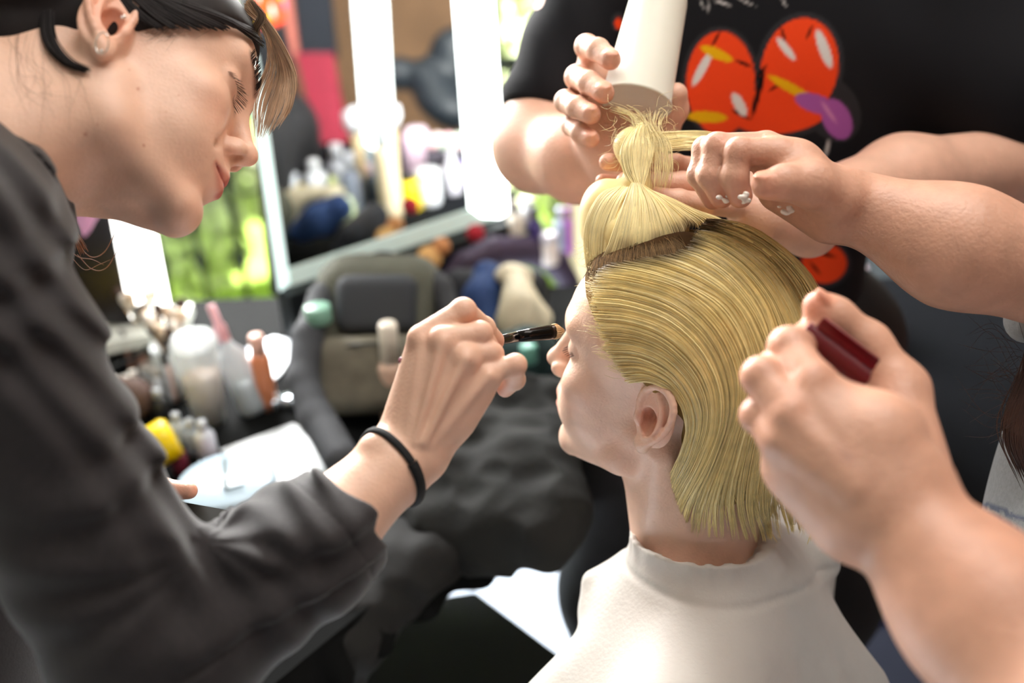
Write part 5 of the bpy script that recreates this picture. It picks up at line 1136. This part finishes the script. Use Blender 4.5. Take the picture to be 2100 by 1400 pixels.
for x, yb, _, w, c1, c2, sh, yt_, lb, cf_ in RI:
    v_, s_ = vb(x, yb - 45); rp = refl(v_); us.append(rp); q = w2c(rp); 
    bottle('toiletry_bottle', rp, (yb - 45 - yt_ + 20) * s_ * 1.05, w * s_, c1, c2, lb + ' on the side table, seen in the mirror', 'bottle', sh, capfrac=cf_, group='toiletries seen in the mirror')
    print('reflected item at px', round(1050 + FPX * q[0] / -q[2]), round(700 - FPX * q[1] / -q[2]), 'd', round(-q[2], 2), 'behind mirror by', round(-(v_ - B0) @ MN, 2))
us = np.array(us); lo_, hi_ = us.min(0) - .05, us.max(0) + .06
sd = empty('side_table', [(lo_[0] + hi_[0]) / 2, (lo_[1] + hi_[1]) / 2, 0], 'dark side table that carries the toiletries reflected in the mirror', 'table')
mobj('table_top', *BX(lo_[0], hi_[0], lo_[1], hi_[1], TZ - .03, TZ - .001), cm('0e1014', .9, spec=.1), sd, smooth=False)
for x in (lo_[0] + .04, hi_[0] - .04):
    for y in (lo_[1] + .04, hi_[1] - .04): mobj('leg', *BX(x - .02, x + .02, y - .02, y + .02, 0, TZ - .03), M_BLK, sd, smooth=False)
def vquad(pix, d, th=.012):            # upright slab whose mirror image fills these pixels at depth d
    q = [refl(P(x, y, d)) for x, y in pix]; n = np.cross(q[1] - q[0], q[2] - q[0]); n /= np.linalg.norm(n); return poly_prism(q, n, th)
tag(mobj('light_panel', *vquad([(712, -160), (782, -160), (806, 296), (770, 306), (746, 292)], 2.48, .02), emat('led_panel', 'f7ffff', 5.0), smooth=False), 'tall white light strip reflected in the middle of the mirror', 'light')
tag(mobj('garment', *vquad([(606, 108), (682, 108), (722, 330), (660, 335)], 3.0, .03), mat('cloth_red', '8e1c33', .7, var=.12), smooth=False), 'bright red-pink cloth hanging, seen at the left in the mirror', 'cloth')
tag(mobj('garment', *vquad([(560, -40), (592, -40), (612, 112), (600, 120)], 3.05, .02), cm('b8685a', .7), smooth=False), 'narrow salmon cloth above the red one, seen in the mirror', 'cloth')
tag(mobj('garment', *vquad([(596, -60), (672, -60), (690, 112), (612, 112)], 3.08, .04), cm('151a24', .8), smooth=False), 'dark navy garment hanging above the red cloth in the mirror', 'cloth')
S = Sculpt()
for (x, y, d, rx, ry) in ((820, 150, 3.0, .05, .05), (880, 160, 3.0, .07, .06), (925, 120, 3.0, .07, .10), (920, 210, 3.0, .10, .07)): S.ell(w2c(refl(P(x, y, d))), [rx, ry, rx], None, .03)
S.disp.append(lambda p: vnoise(p, 30, 15) * .01); tag(S.build('handbag', .008, cm('20262c', .5)), 'dark slouchy handbag high up, seen in the mirror', 'bag')
for x, y, c_, lb in ((738, 250, 'e9ecf4', 'fluffy white powder brush left of the reflected strip'), (806, 240, 'e9ecf4', 'fluffy white powder brush right of the reflected strip')):
    b_ = refl(P(x, y + 85, 2.4)); o = empty('powder_brush', b_, lb, 'brush', 'powder brushes seen in the mirror'); mobj('handle', *lathe([(.010, -.08), (.012, .0), (.015, .075), (0, .076)], b_, n=16), cm('dcc49a', .4), o); mobj('bristles', *lathe([(.016, .074), (.030, .10), (.028, .125), (0, .14)], b_, n=20), cm(c_, .8), o)
for i in range(7):
    b_ = refl(P(885 + i * 11, 292 - (i % 2) * 6, 2.5)); tag(mobj('cotton_ball', *ball(b_, .018, 14), cm(['e3b6bc', 'e9d9d6', 'b9c7b9'][i % 3], .9)), ['pink', 'cream', 'pale green'][i % 3] + ' cotton ball, ' + ['first', 'second', 'third', 'fourth', 'fifth', 'sixth', 'last'][i] + ' from the left on the mirrored shelf', 'cotton ball', 'cotton balls on the reflected shelf')
tag(mobj('shelf_board', *vquad([(872, 303), (962, 292), (962, 322), (872, 333)], 2.5, .12), cm('2a2430', .6), smooth=False), 'dark shelf under the pastel cotton balls, seen in the mirror', 'shelf')
